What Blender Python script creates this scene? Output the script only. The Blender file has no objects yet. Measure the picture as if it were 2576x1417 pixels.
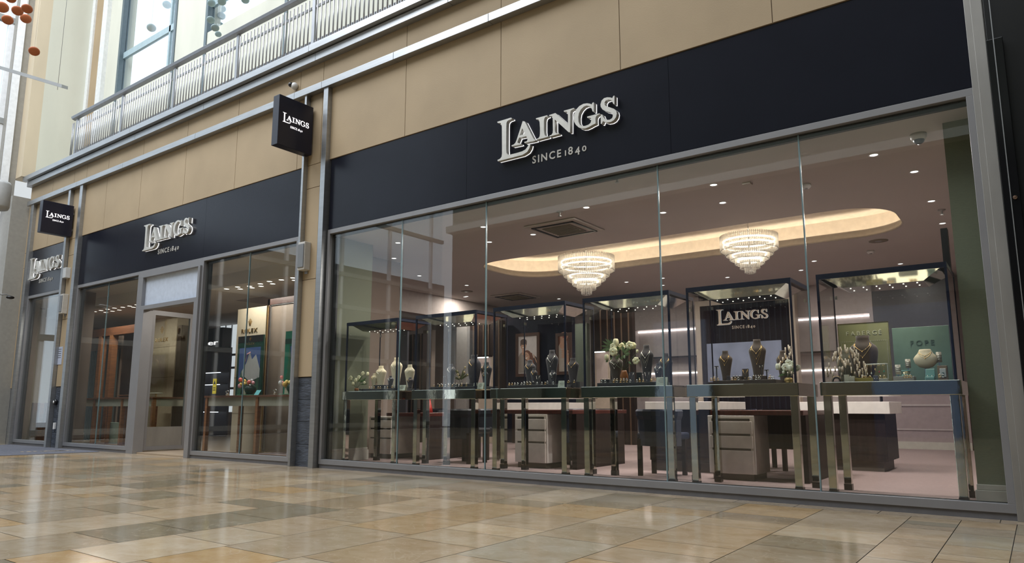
import bpy, bmesh, math, random
from mathutils import Vector, Matrix
from mathutils.geometry import tessellate_polygon
random.seed(7)
S = bpy.context.scene
C = S.collection
PI = math.pi
# ------------------------------------------------------------------ camera
CAMX, CAMY, CAMZ = 0.0, -5.917, 0.724
FPX, CX, CY, YAW, PITCH = 1794.39, 1290.07, 745.82, .6313, .1545
Wd = Vector((-math.sin(YAW)*math.cos(PITCH), math.cos(YAW)*math.cos(PITCH), math.sin(PITCH)))
Rt = Vector((math.cos(YAW), math.sin(YAW), 0))
Up = Rt.cross(Wd)
CAM = Vector((CAMX, CAMY, CAMZ))
cd = bpy.data.cameras.new('camera'); co = bpy.data.objects.new('camera', cd); C.objects.link(co)
mt = Matrix((Rt, Up, -Wd)).transposed().to_4x4(); mt.translation = CAM
co.matrix_world = mt
cd.sensor_width = 36; cd.lens = FPX*36/2576
cd.shift_x = -(CX-1288)/2576; cd.shift_y = (CY-708.5)/2576
cd.clip_start = .05; cd.clip_end = 300
S.camera = co
# ------------------------------------------------------------------ world, exposure, big lights
S.view_settings.view_transform = 'Standard'; S.view_settings.look = 'None'
S.view_settings.gamma = 1; S.view_settings.exposure = 0.0; S.view_settings.use_curve_mapping = False
W = bpy.data.worlds.new('sky'); S.world = W; W.use_nodes = True
bg = W.node_tree.nodes['Background']; bg.inputs[0].default_value = (.86, .92, 1, 1); bg.inputs[1].default_value = 1.6
cy = S.cycles
cy.use_denoising = True
cy.max_bounces = 9; cy.diffuse_bounces = 4; cy.glossy_bounces = 4; cy.use_adaptive_sampling = True; cy.adaptive_threshold = .03; cy.transmission_bounces = 6; cy.transparent_max_bounces = 40
cy.caustics_reflective = False; cy.caustics_refractive = False
cy.sample_clamp_indirect = 4.0

def area(name, loc, rot, sx, sy, power, col=(1, 1, 1), spread=180):
    l = bpy.data.lights.new(name, 'AREA'); l.shape = 'RECTANGLE'; l.size = sx; l.size_y = sy
    l.energy = power; l.color = col; l.spread = math.radians(spread)
    o = bpy.data.objects.new(name, l); C.objects.link(o); o.location = loc; o.rotation_euler = rot
    return o
area('skylight_light', (-12.5, -6.5, 13.6), (0, 0, 0), 9, 9, 1900, (.93, .96, 1))
area('skylight_light', (-2.0, -7.5, 13.6), (0, 0, 0), 7, 6, 560, (.95, .97, 1))

# ------------------------------------------------------------------ measuring helpers
def ray(u, v): return Wd + Rt*((u-CX)/FPX) - Up*((v-CY)/FPX)
def P(u, v, y=None, z=None, x=None):
    d = ray(u, v)
    if y is not None: t = (y-CAMY)/d.y
    elif z is not None: t = (z-CAMZ)/d.z
    else: t = (x-CAMX)/d.x
    return CAM + d*t
def XU(u, y, v=960): return P(u, v, y=y).x
def ZV(u, v, y): return P(u, v, y=y).z

# ------------------------------------------------------------------ materials
MC = {}
def nt(m): return m.node_tree.nodes, m.node_tree.links
def mat(name, col, rough=.5, metal=0., spec=.5, emit=None, es=0., noise=None, bump=None, coat=0., trans=0., alpha=1., sheen=0.):
    if name in MC: return MC[name]
    m = bpy.data.materials.new(name); m.use_nodes = True; N, L = nt(m)
    b = N['Principled BSDF']
    b.inputs['Base Color'].default_value = (*col, 1); b.inputs['Roughness'].default_value = rough
    b.inputs['Metallic'].default_value = metal; b.inputs['Specular IOR Level'].default_value = spec
    b.inputs['Coat Weight'].default_value = coat; b.inputs['Alpha'].default_value = alpha
    b.inputs['Transmission Weight'].default_value = trans
    if sheen: b.inputs['Sheen Weight'].default_value = sheen
    if emit: b.inputs['Emission Color'].default_value = (*emit, 1); b.inputs['Emission Strength'].default_value = es
    tc = N.new('ShaderNodeTexCoord')
    sc, amt, stretch = noise if noise else (14., .05, (1, 1, 1))
    mp = N.new('ShaderNodeMapping'); mp.inputs['Scale'].default_value = stretch
    n = N.new('ShaderNodeTexNoise'); n.inputs['Scale'].default_value = sc; n.inputs['Detail'].default_value = 5
    L.new(tc.outputs['Object'], mp.inputs[0]); L.new(mp.outputs[0], n.inputs['Vector'])
    hs = N.new('ShaderNodeHueSaturation'); hs.inputs['Color'].default_value = (*col, 1)
    mr = N.new('ShaderNodeMapRange'); mr.inputs[1].default_value = .25; mr.inputs[2].default_value = .75
    mr.inputs[3].default_value = 1-amt*1.6; mr.inputs[4].default_value = 1+amt*1.6
    L.new(n.outputs[0], mr.inputs[0]); L.new(mr.outputs[0], hs.inputs['Value']); L.new(hs.outputs[0], b.inputs['Base Color'])
    if bump:
        bs, bd = bump
        n2 = N.new('ShaderNodeTexNoise'); n2.inputs['Scale'].default_value = bs; n2.inputs['Detail'].default_value = 6
        L.new(mp.outputs[0], n2.inputs['Vector'])
        bp = N.new('ShaderNodeBump'); bp.inputs['Strength'].default_value = bd; bp.inputs['Distance'].default_value = .02
        L.new(n2.outputs[0], bp.inputs['Height']); L.new(bp.outputs[0], b.inputs['Normal'])
    MC[name] = m
    return m
def emat(name, col, s):
    if name in MC: return MC[name]
    m = bpy.data.materials.new(name); m.use_nodes = True; N, L = nt(m)
    b = N['Principled BSDF']; b.inputs['Base Color'].default_value = (*[min(1, c) for c in col], 1)
    b.inputs['Emission Color'].default_value = (*col, 1); b.inputs['Emission Strength'].default_value = s
    MC[name] = m; return m
def glass(name, tint=(.93, .97, .95), f0=.045, refl=(1, 1, 1), rough=0., white=0.):
    """architectural glass: clear with an angle dependent mirror reflection (Schlick)"""
    if name in MC: return MC[name]
    m = bpy.data.materials.new(name); m.use_nodes = True; N, L = nt(m)
    N.remove(N['Principled BSDF']); out = N['Material Output']
    g = N.new('ShaderNodeNewGeometry'); dp = N.new('ShaderNodeVectorMath'); dp.operation = 'DOT_PRODUCT'
    L.new(g.outputs['Normal'], dp.inputs[0]); L.new(g.outputs['Incoming'], dp.inputs[1])
    ab = N.new('ShaderNodeMath'); ab.operation = 'ABSOLUTE'; L.new(dp.outputs['Value'], ab.inputs[0])
    om = N.new('ShaderNodeMath'); om.operation = 'SUBTRACT'; om.inputs[0].default_value = 1; L.new(ab.outputs[0], om.inputs[1]); om.use_clamp = True
    pw = N.new('ShaderNodeMath'); pw.operation = 'POWER'; pw.inputs[1].default_value = 5; L.new(om.outputs[0], pw.inputs[0])
    ma = N.new('ShaderNodeMath'); ma.operation = 'MULTIPLY_ADD'; ma.inputs[1].default_value = 1-f0; ma.inputs[2].default_value = f0; L.new(pw.outputs[0], ma.inputs[0])
    t = N.new('ShaderNodeBsdfTransparent'); t.inputs[0].default_value = (*tint, 1)
    gl = N.new('ShaderNodeBsdfGlossy'); gl.inputs['Roughness'].default_value = rough; gl.inputs[0].default_value = (*refl, 1)
    mx = N.new('ShaderNodeMixShader'); L.new(ma.outputs[0], mx.inputs[0]); L.new(t.outputs[0], mx.inputs[1]); L.new(gl.outputs[0], mx.inputs[2])
    last = mx
    if white:
        tr = N.new('ShaderNodeBsdfTranslucent'); tr.inputs[0].default_value = (1, .97, .92, 1)
        df = N.new('ShaderNodeBsdfDiffuse'); df.inputs[0].default_value = (1, .97, .92, 1)
        ad = N.new('ShaderNodeMixShader'); ad.inputs[0].default_value = .5; L.new(tr.outputs[0], ad.inputs[1]); L.new(df.outputs[0], ad.inputs[2])
        m2 = N.new('ShaderNodeMixShader'); m2.inputs[0].default_value = white
        L.new(mx.outputs[0], m2.inputs[1]); L.new(ad.outputs[0], m2.inputs[2]); last = m2
    L.new(last.outputs[0], out.inputs[0]); MC[name] = m; return m

STONE = mat('sandstone', (.385, .295, .185), .75, noise=(1.3, .055, (1, 1, 1)), bump=(60, .05))
STONEJ = mat('stone_joint', (.16, .12, .08), .9)
PALE = mat('pale_render', (.62, .62, .53), .7, noise=(2, .04, (1, 1, .3)))
CREAM = mat('cream_render', (.60, .51, .37), .7, noise=(2, .05, (1, 1, .3)))
STEEL = mat('brushed_steel', (.40, .41, .42), .38, .85, noise=(9, .06, (.3, 1, 3)))
STEELD = mat('weathered_steel', (.33, .32, .30), .45, .6, noise=(6, .08, (1, 1, .3)))
FRAME = mat('grey_frame_paint', (.25, .25, .26), .42, .3, noise=(4, .03, (1, 1, 1)))
PLINTH = mat('plinth_grey', (.14, .14, .15), .5, .2)
RAILM = mat('rail_grey_paint', (.30, .31, .33), .38, .6)
BARM = mat('baluster_silver', (.52, .53, .56), .35, .5)
SLATE = mat('slate', (.055, .065, .085), .55, noise=(6, .3, (1, 1, 3)), bump=(14, .6))
FASCIA = mat('navy_fascia', (.010, .011, .018), .22, 0, .2, noise=(2, .05, (1, 1, 1)))
NAVY = mat('navy_box', (.008, .009, .022), .35)
SILVER = mat('satin_letter', (.62, .61, .57), .35, .35)
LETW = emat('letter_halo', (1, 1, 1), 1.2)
TAGM = mat('tagline_grey', (.42, .41, .38), .5)
WHITEL = emat('white_lit_letter', (1, .98, 1), 1.0)
GASK = mat('black_gasket', (.01, .01, .011), .5)
BLACK = mat('black_panel', (.006, .006, .007), .32)
GLASSW = glass('shopfront_glass', (.95, .967, .955), .045)
GLASSD = glass('door_glass', (.88, .92, .90), .05)
GLASSC = glass('case_glass', (.985, .99, .987), .015)
GLASSE = mat('glass_edge', (.16, .24, .26), .2, 0, .6)
GLASSU = glass('tall_window_glass', (.93, .97, .99), .05)
CEIL = mat('ceiling_paint', (.52, .48, .45), .85, noise=(1.5, .02, (1, 1, 1)))
COVE = mat('cove_paint', (.80, .74, .66), .8)
PINK = mat('pink_carpet', (.29, .21, .20), .95, noise=(40, .06, (1, 1, 1)), bump=(220, .3))
TAUPE = mat('taupe_wall', (.23, .175, .14), .8, noise=(3, .03, (1, 1, 1)))
GREEN = mat('olive_wallcover', (.16, .17, .115), .75, noise=(50, .05, (1, 1, 6)))
SKIRT = mat('skirting_paint', (.45, .42, .37), .5)
MAUVE = mat('mauve_panel', (.42, .36, .35), .6)
DBROWN = mat('dark_walnut', (.022, .013, .011), .5, 0, .2, noise=(5, .2, (6, 6, .5)))
BRONZE = mat('bronze_trim', (.20, .13, .09), .35, .6)
NAVYW = mat('navy_wall', (.012, .012, .022), .7, 0, .12)
INKW = mat('ink_wall', (.007, .005, .011), .7, 0, .08)
CREAMW = mat('cream_surround', (.55, .45, .36), .5)
BEIGEP = mat('beige_fabric_panel', (.42, .36, .27), .7, noise=(30, .03, (1, 1, 1)))
WHITEP = mat('white_lacquer', (.86, .79, .74), .45)
WHITE = mat('white_paint', (.75, .75, .74), .5)
REDW = mat('red_mahogany', (.075, .018, .012), .3, noise=(6, .2, (6, 1, 1)))
WOOD = mat('teak_wood', (.20, .085, .035), .35, noise=(5, .22, (1, 1, 8)))
WOODD = mat('dark_teak', (.11, .045, .022), .35, noise=(5, .22, (1, 1, 8)))
LEATH = mat('black_leather', (.012, .013, .018), .38)
NLEATH = mat('navy_leather', (.02, .026, .05), .38)
MIRROR = mat('polished_steel', (.58, .57, .50), .035, 1, noise=(3, .04, (1, 1, 1)), bump=(5, .035))
DFRAME = mat('navy_case_frame', (.008, .011, .03), .35, .3)
LIDM = mat('lid_mirror', (.55, .55, .50), .06, 1)
LIDB = mat('lid_underside', (.05, .045, .042), .12, .8)
VELV = mat('black_velvet', (.012, .011, .016), .8, sheen=.3)
BUSTD = mat('dark_bust_suede', (.040, .034, .046), .75, sheen=.3)
BUSTB = mat('brown_bust_suede', (.065, .043, .036), .75, sheen=.3)
BUSTC = mat('cream_bust_linen', (.78, .68, .50), .75)
GOLD = mat('gold', (.85, .60, .28), .2, 1)
SILV = mat('silver', (.86, .86, .84), .15, 1)
GEM = mat('gemstone', (.9, .9, .95), .05, 0, 1., emit=None)
PETAL = mat('cream_petal', (.88, .84, .58), .55)
PETALW = mat('white_petal', (.86, .86, .72), .55)
LEAF = mat('green_leaf', (.10, .19, .06), .5)
LEAFG = mat('grey_green_leaf', (.24, .28, .22), .6)
STEMM = mat('flower_stem', (.07, .11, .04), .6)
OLIVE = mat('dry_foliage', (.15, .15, .07), .7)
AMBER = mat('amber_vase', (.28, .10, .03), .15, 0, .6)
GOLDV = mat('gold_glaze_vase', (.42, .28, .09), .3, .3)
CARD = mat('price_card', (.55, .58, .48), .6)
INK = mat('ink_print', (.03, .03, .03), .7)
LED = emat('led_strip', (1, .92, .90), 4)
SPOT = emat('spotlight_lens', (1, .93, .82), 3.5)
DOWN = emat('downlight_lens', (1, .95, .93), 3.5)
BULB = emat('chandelier_bulb', (1, .88, .72), 6.5)
COVEL = emat('cove_led', (1, .84, .66), 17)
ROD = glass('crystal_rod', (.96, .95, .93), .10, white=.5)
CHROME = mat('chrome', (.7, .7, .7), .12, 1)

# ------------------------------------------------------------------ mesh builder
class MB:
    def __init__(s): s.v = []; s.f = []; s.m = []; s.cur = 0; s.sm = []
    def add(s, vs, fs, smooth=False):
        o = len(s.v); s.v += [tuple(p) for p in vs]
        for f in fs: s.f.append(tuple(i+o for i in f)); s.m.append(s.cur); s.sm.append(smooth)
        return s
    def mi(s, i): s.cur = i; return s
    def box(s, x0, x1, y0, y1, z0, z1):
        if x0 > x1: x0, x1 = x1, x0
        if y0 > y1: y0, y1 = y1, y0
        if z0 > z1: z0, z1 = z1, z0
        vs = [(x0, y0, z0), (x1, y0, z0), (x1, y1, z0), (x0, y1, z0), (x0, y0, z1), (x1, y0, z1), (x1, y1, z1), (x0, y1, z1)]
        return s.add(vs, [(0, 3, 2, 1), (4, 5, 6, 7), (0, 1, 5, 4), (1, 2, 6, 5), (2, 3, 7, 6), (3, 0, 4, 7)])
    def hexa(s, b, t):
        return s.add(list(b)+list(t), [(0, 3, 2, 1), (4, 5, 6, 7), (0, 1, 5, 4), (1, 2, 6, 5), (2, 3, 7, 6), (3, 0, 4, 7)])
    def tube(s, pts, r, n=6, r1=None):
        pts = [Vector(p) for p in pts]; rings = []; m = len(pts)
        for i, p in enumerate(pts):
            t = (pts[min(i+1, m-1)]-pts[max(i-1, 0)]).normalized()
            a = Vector((0, 0, 1)) if abs(t.z) < .9 else Vector((1, 0, 0))
            u = t.cross(a).normalized(); w = t.cross(u)
            rr = r if r1 is None else r+(r1-r)*i/(m-1)
            rings.append([p+u*math.cos(2*PI*k/n)*rr+w*math.sin(2*PI*k/n)*rr for k in range(n)])
        vs = [q for R in rings for q in R]; fs = []
        for i in range(m-1):
            for k in range(n):
                a, b = i*n+k, i*n+(k+1) % n
                fs.append((a, b, b+n, a+n))
        fs.append(tuple(range(n))[::-1]); fs.append(tuple(range((m-1)*n, m*n)))
        return s.add(vs, fs, True)
    def lathe(s, prof, c=(0, 0, 0), n=20, sx=1., sy=1., caps=True):
        vs = []; fs = []; m = len(prof)
        for r, z in prof:
            for k in range(n):
                a = 2*PI*k/n; vs.append((c[0]+r*math.cos(a)*sx, c[1]+r*math.sin(a)*sy, c[2]+z))
        for i in range(m-1):
            for k in range(n):
                a, b = i*n+k, i*n+(k+1) % n
                fs.append((a, b, b+n, a+n))
        if caps: fs.append(tuple(range(n))[::-1]); fs.append(tuple(range((m-1)*n, m*n)))
        return s.add(vs, fs, True)
    def ball(s, c, r, n=10, sx=1, sy=1, sz=1):
        m = max(4, n//2)
        prof = [(max(1e-4, r*math.sin(PI*i/m)), -r*math.cos(PI*i/m)*sz) for i in range(m+1)]
        return s.lathe(prof, c, n, sx, sy)
    def prism(s, loops, fn, d0, d1):
        """loops of 2d points (first is the outline); fn(a,b,d) -> 3d"""
        flat = [p for L in loops for p in L]; n = len(flat)
        tri = tessellate_polygon([[Vector((a, b, 0)) for a, b in L] for L in loops])
        vs = [fn(a, b, d0) for a, b in flat]+[fn(a, b, d1) for a, b in flat]; fs = []
        for t in tri: fs.append(tuple(t)); fs.append(tuple(i+n for i in t[::-1]))
        o = 0
        for L in loops:
            k = len(L)
            for i in range(k):
                a, b = o+i, o+(i+1) % k; fs.append((a, b, b+n, a+n))
            o += k
        return s.add(vs, fs)
    def torus(s, c, R, r, axis='y', n=14, k=6):
        vs = []; fs = []
        for i in range(n):
            a = 2*PI*i/n
            for j in range(k):
                b = 2*PI*j/k; q = R+r*math.cos(b); h = r*math.sin(b)
                p = {'y': (q*math.cos(a), h, q*math.sin(a)), 'z': (q*math.cos(a), q*math.sin(a), h), 'x': (h, q*math.cos(a), q*math.sin(a))}[axis]
                vs.append((c[0]+p[0], c[1]+p[1], c[2]+p[2]))
        for i in range(n):
            for j in range(k):
                fs.append((i*k+j, i*k+(j+1) % k, ((i+1) % n)*k+(j+1) % k, ((i+1) % n)*k+j))
        return s.add(vs, fs, True)
    def build(s, name, mats, parent=None, bev=0., recalc=True):
        me = bpy.data.meshes.new(name)
        off = root_loc(parent) if parent else Vector((0, 0, 0))
        if not isinstance(mats, (list, tuple)): mats = [mats]
        me.from_pydata([(p[0]-off.x, p[1]-off.y, p[2]-off.z) for p in s.v], [], s.f)
        for m in mats: me.materials.append(m)
        for i, p in enumerate(me.polygons): p.material_index = s.m[i]; p.use_smooth = s.sm[i]
        if recalc:
            bm = bmesh.new(); bm.from_mesh(me); bmesh.ops.recalc_face_normals(bm, faces=bm.faces[:]); bm.to_mesh(me); bm.free()
        o = bpy.data.objects.new(name, me); C.objects.link(o)
        if parent: o.parent = parent
        if bev:
            b = o.modifiers.new('bevel', 'BEVEL'); b.width = bev; b.segments = 2; b.limit_method = 'ANGLE'
        return o
def root_loc(o):
    while o.parent: o = o.parent
    return o.location
def tag(o, label, cat, group=None, kind=None):
    if label: o['label'] = label
    if cat: o['category'] = cat
    if group: o['group'] = group
    if kind: o['kind'] = kind
    return o
def thing(name, loc, label, cat, group=None, kind=None, rz=0):
    o = bpy.data.objects.new(name, None); o.empty_display_size = .1; C.objects.link(o)
    o.location = loc; o.rotation_euler = (0, 0, rz)
    return tag(o, label, cat, group, kind)
def struct(name, mb, m, label=None, bev=0.):
    o = mb.build(name, m, None, bev); o['kind'] = 'structure'
    if label: o['label'] = label
    return o
def dup(root, loc, label, group=None, rz=None):
    r = root.copy(); C.objects.link(r); r.location = loc; r['label'] = label
    if rz is not None: r.rotation_euler = (0, 0, rz)
    if group: r['group'] = group
    for ch in root.children:
        c = ch.copy(); C.objects.link(c); c.parent = r
        for g in ch.children:
            d = g.copy(); C.objects.link(d); d.parent = c
    return r
def box(x0, x1, y0, y1, z0, z1): return MB().box(x0, x1, y0, y1, z0, z1)

# text: every glyph set separately so old-style numerals and tracking can be matched
_tc = {}
def glyph(ch, bold=0.):
    k = (ch, bold)
    if k in _tc: return _tc[k]
    cu = bpy.data.curves.new('t', 'FONT'); cu.body = ch; cu.size = 1; cu.extrude = .5; cu.offset = bold; cu.resolution_u = 3
    o = bpy.data.objects.new('t', cu); C.objects.link(o)
    dg = bpy.context.evaluated_depsgraph_get(); me = bpy.data.meshes.new_from_object(o.evaluated_get(dg))
    vs = [tuple(v.co) for v in me.vertices]; fs = [tuple(p.vertices) for p in me.polygons]
    bpy.data.objects.remove(o); bpy.data.curves.remove(cu); bpy.data.meshes.remove(me)
    x0 = min(v[0] for v in vs); x1 = max(v[0] for v in vs)
    y1 = max(v[1] for v in vs); y0 = min(v[1] for v in vs)
    _tc[k] = (vs, fs, x0, x1, y0, y1); return _tc[k]
CAPH = None
def text(mb, string, fn, x, z, cap, track=.0, bold=0., d0=0., d1=.004, width=None, oldstyle=False):
    """fn(a,b,d)->3d ; x,z start ; cap = capital height; width = stretch the line to it"""
    global CAPH
    if CAPH is None: CAPH = glyph('H')[5]
    k = cap/CAPH; runs = []; cur = 0.
    for ch in string:
        if ch == ' ': cur += .32*k/1+track*cap; continue
        vs, fs, x0, x1, y0, y1 = glyph(ch, bold)
        kk = k; dz = 0.; ky = k
        if oldstyle and ch in '10': ky = k*.70; kk = k*.9
        if oldstyle and ch == '4': dz = -.26*cap
        runs.append((ch, cur, kk, ky, dz)); cur += (x1-x0)*kk+(.16+track)*cap
    tot = cur-(.16+track)*cap
    sx = width/tot if width else 1.
    for ch, cx_, kk, ky, dz in runs:
        vs, fs, x0, x1, y0, y1 = glyph(ch, bold)
        mb.add([fn(x+(cx_+(a-x0)*kk)*sx, z+dz+b*ky, d0+(c+.5)*(d1-d0)) for a, b, c in vs], fs)
    return tot*sx
def front(y0): return lambda a, b, d: (a, y0-d, b)          # lettering that faces the concourse
def side(x0): return lambda a, b, d: (x0+d, a, b)           # lettering that faces +x

# serif wordmark outlines
_A = lambda pts: [(1250+a/10.9, 280+b/10.9) for a, b in pts]
_B = lambda pts: [(1340+a/11.808, 250+b/11.808) for a, b in pts]
_C = lambda pts: [(1440+a/12.885, 230+b/12.885) for a, b in pts]
GL = {
 'L': [_A([(85,258),(455,145),(480,163),(470,185),(400,208),(355,240),(334,290),(328,400),(325,1000),(335,1110),(365,1150),(410,1155),(600,1108),(760,1060),(850,1010),(910,930),(935,870),(980,880),(960,970),(900,1070),(830,1120),(760,1160),(95,1330),(90,1295),(160,1260),(200,1210),(212,1130),(212,1000),(208,400),(195,330),(170,292),(90,290)])],
 'A': [_A([(775,238),(832,250),(1065,710),(1090,735),(1118,738),(1122,768),(820,832),(820,802),(880,790),(908,750),(900,715),(872,648),(678,688),(640,780),(632,820),(665,842),(712,845),(718,872),(475,925),(470,898),(530,875),(575,830),(610,750)]), _A([(762,430),(835,588),(692,630)])],
 'I': [_B([(165,530),(500,440),(505,470),(450,485),(415,530),(402,600),(402,900),(415,990),(435,1040),(480,1055),(515,1045),(520,1075),(185,1165),(180,1140),(240,1115),(275,1060),(285,980),(285,800),(272,620),(250,570),(220,560),(175,565)])],
 'N': [_B([(555,435),(740,375),(1110,700),(1110,450),(1100,370),(1070,330),(990,335),(990,305),(1285,225),(1290,250),(1230,275),(1185,310),(1175,370),(1172,935),(1125,935),(720,565),(722,880),(735,940),(765,970),(835,965),(838,992),(570,1065),(565,1038),(625,1015),(660,960),(668,880),(660,520),(640,465),(600,458),(560,462)])],
 'G': [_C([(700,345),(740,320),(752,330),(752,615),(712,615),(690,540),(650,470),(600,440),(520,425),(430,460),(340,550),(275,670),(255,800),(262,950),(300,1040),(370,1080),(470,1080),(580,1040),(650,980),(670,900),(665,840),(630,815),(540,815),(540,780),(935,675),(945,700),(850,740),(815,790),(805,850),(810,1000),(700,1050),(600,1110),(480,1160),(370,1165),(270,1130),(180,1050),(120,950),(105,840),(120,700),(180,560),(290,440),(420,370),(540,352),(620,365),(690,390)])],
 'S': [_C([(1370,130),(1400,105),(1414,110),(1414,380),(1375,370),(1340,280),(1290,240),(1220,230),(1140,260),(1095,330),(1100,400),(1150,450),(1260,480),(1400,530),(1470,590),(1490,680),(1470,790),(1400,890),(1300,950),(1180,970),(1100,950),(1045,925),(1010,1010),(975,1010),(975,720),(1020,710),(1050,790),(1100,850),(1170,885),(1260,880),(1340,830),(1365,760),(1350,690),(1270,640),(1120,600),(1030,550),(975,470),(965,390),(1000,270),(1080,190),(1180,160),(1280,165),(1345,185)])]}
MARK = {}
for k, loops in GL.items():
    out = []
    for L in loops:
        q = [P(u, v, y=-.05) for u, v in L]; out.append([(p.x, p.z) for p in q])
    MARK[k] = out
_ox = min(a for a, b in MARK['L'][0]); _oz = min(b for a, b in MARK['L'][0])
_ox1 = max(a for a, b in MARK['S'][0])
MARK = {k: [[(a-_ox, b-_oz) for a, b in L] for L in loops] for k, loops in MARK.items()}
MARKW = _ox1-_ox
def wordmark(parent, fn, x, z, width, depth, face, halo, standoff=.008):
    k = width/MARKW
    for ch in 'LAINGS':
        loops = [[(x+a*k, z+b*k) for a, b in L] for L in MARK[ch]]
        o = MB().prism(loops, fn, standoff, standoff+depth).build('letter', face, parent)
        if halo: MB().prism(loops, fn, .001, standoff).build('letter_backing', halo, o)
def tagline(parent, fn, x, z, cap, width, m, d1=.004):
    mb = MB(); w1 = width*.545
    text(mb, 'SINCE', fn, x, z, cap, .18, .018, .0005, d1, width=w1)
    mb.build('tagline_word', m, parent); mb = MB()
    text(mb, '1840', fn, x+width*.615, z, cap, .16, .018, .0005, d1, width=width*.385, oldstyle=True)
    mb.build('tagline_year', m, parent)

# ================================================================== SETTING
FZ = -0.022      # concourse floor
IZ = 0.04        # shop floor
# -- concourse floor: individually toned limestone slabs laid in bands running away from the shopfront
def floor_material():
    m = bpy.data.materials.new('limestone_tiles'); m.use_nodes = True; N, L = nt(m); b = N['Principled BSDF']
    at = N.new('ShaderNodeAttribute'); at.attribute_name = 'tile'; at.attribute_type = 'GEOMETRY'
    tc = N.new('ShaderNodeTexCoord'); mp = N.new('ShaderNodeMapping'); mp.inputs['Scale'].default_value = (1, 1.25, 1)
    n = N.new('ShaderNodeTexNoise'); n.inputs['Scale'].default_value = 5.5; n.inputs['Detail'].default_value = 9; n.inputs['Roughness'].default_value = .68; n.inputs['Distortion'].default_value = .35
    L.new(tc.outputs['Object'], mp.inputs[0]); L.new(mp.outputs[0], n.inputs['Vector'])
    cr = N.new('ShaderNodeValToRGB'); cr.color_ramp.elements[0].position = .34; cr.color_ramp.elements[0].color = (.80, .70, .56, 1)
    cr.color_ramp.elements[1].position = .62; cr.color_ramp.elements[1].color = (1.0, 1.0, 1.0, 1)
    L.new(n.outputs[0], cr.inputs[0])
    mx = N.new('ShaderNodeMix'); mx.data_type = 'RGBA'; mx.blend_type = 'MULTIPLY'; mx.inputs[0].default_value = .75
    L.new(at.outputs['Color'], mx.inputs[6]); L.new(cr.outputs[0], mx.inputs[7])
    # pale veins
    w = N.new('ShaderNodeTexNoise'); w.inputs['Scale'].default_value = 2.2; w.inputs['Detail'].default_value = 3; w.inputs['Distortion'].default_value = 2.5
    L.new(tc.outputs['Object'], w.inputs['Vector'])
    cr2 = N.new('ShaderNodeValToRGB'); e = cr2.color_ramp.elements; e[0].position = .485; e[0].color = (0, 0, 0, 1); e[1].position = .5; e[1].color = (1, 1, 1, 1)
    x = cr2.color_ramp.elements.new(.515); x.color = (0, 0, 0, 1)
    L.new(w.outputs[0], cr2.inputs[0])
    mx2 = N.new('ShaderNodeMix'); mx2.data_type = 'RGBA'; mx2.inputs[7].default_value = (.62, .54, .42, 1)
    ml = N.new('ShaderNodeMath'); ml.operation = 'MULTIPLY'; ml.inputs[1].default_value = .22; L.new(cr2.outputs[0], ml.inputs[0])
    L.new(ml.outputs[0], mx2.inputs[0]); L.new(mx.outputs[2], mx2.inputs[6]); L.new(mx2.outputs[2], b.inputs['Base Color'])
    r = N.new('ShaderNodeTexNoise'); r.inputs['Scale'].default_value = 1.4; r.inputs['Detail'].default_value = 4; L.new(tc.outputs['Object'], r.inputs['Vector'])
    mr = N.new('ShaderNodeMapRange'); mr.inputs[3].default_value = .06; mr.inputs[4].default_value = .17; L.new(r.outputs[0], mr.inputs[0]); L.new(mr.outputs[0], b.inputs['Roughness'])
    bp = N.new('ShaderNodeBump'); bp.inputs['Strength'].default_value = .05; bp.inputs['Distance'].default_value = .01; L.new(n.outputs[0], bp.inputs['Height']); L.new(bp.outputs[0], b.inputs['Normal'])
    b.inputs['Specular IOR Level'].default_value = .5
    return m
TONES = [(.57,.46,.33),(.54,.44,.32),(.50,.41,.30),(.60,.49,.35),(.46,.385,.285),(.40,.34,.25),(.56,.475,.36),(.57,.43,.27),(.49,.44,.35),(.34,.30,.225),(.58,.47,.34),(.54,.42,.285),(.64,.54,.41),(.46,.37,.265)]
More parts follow.
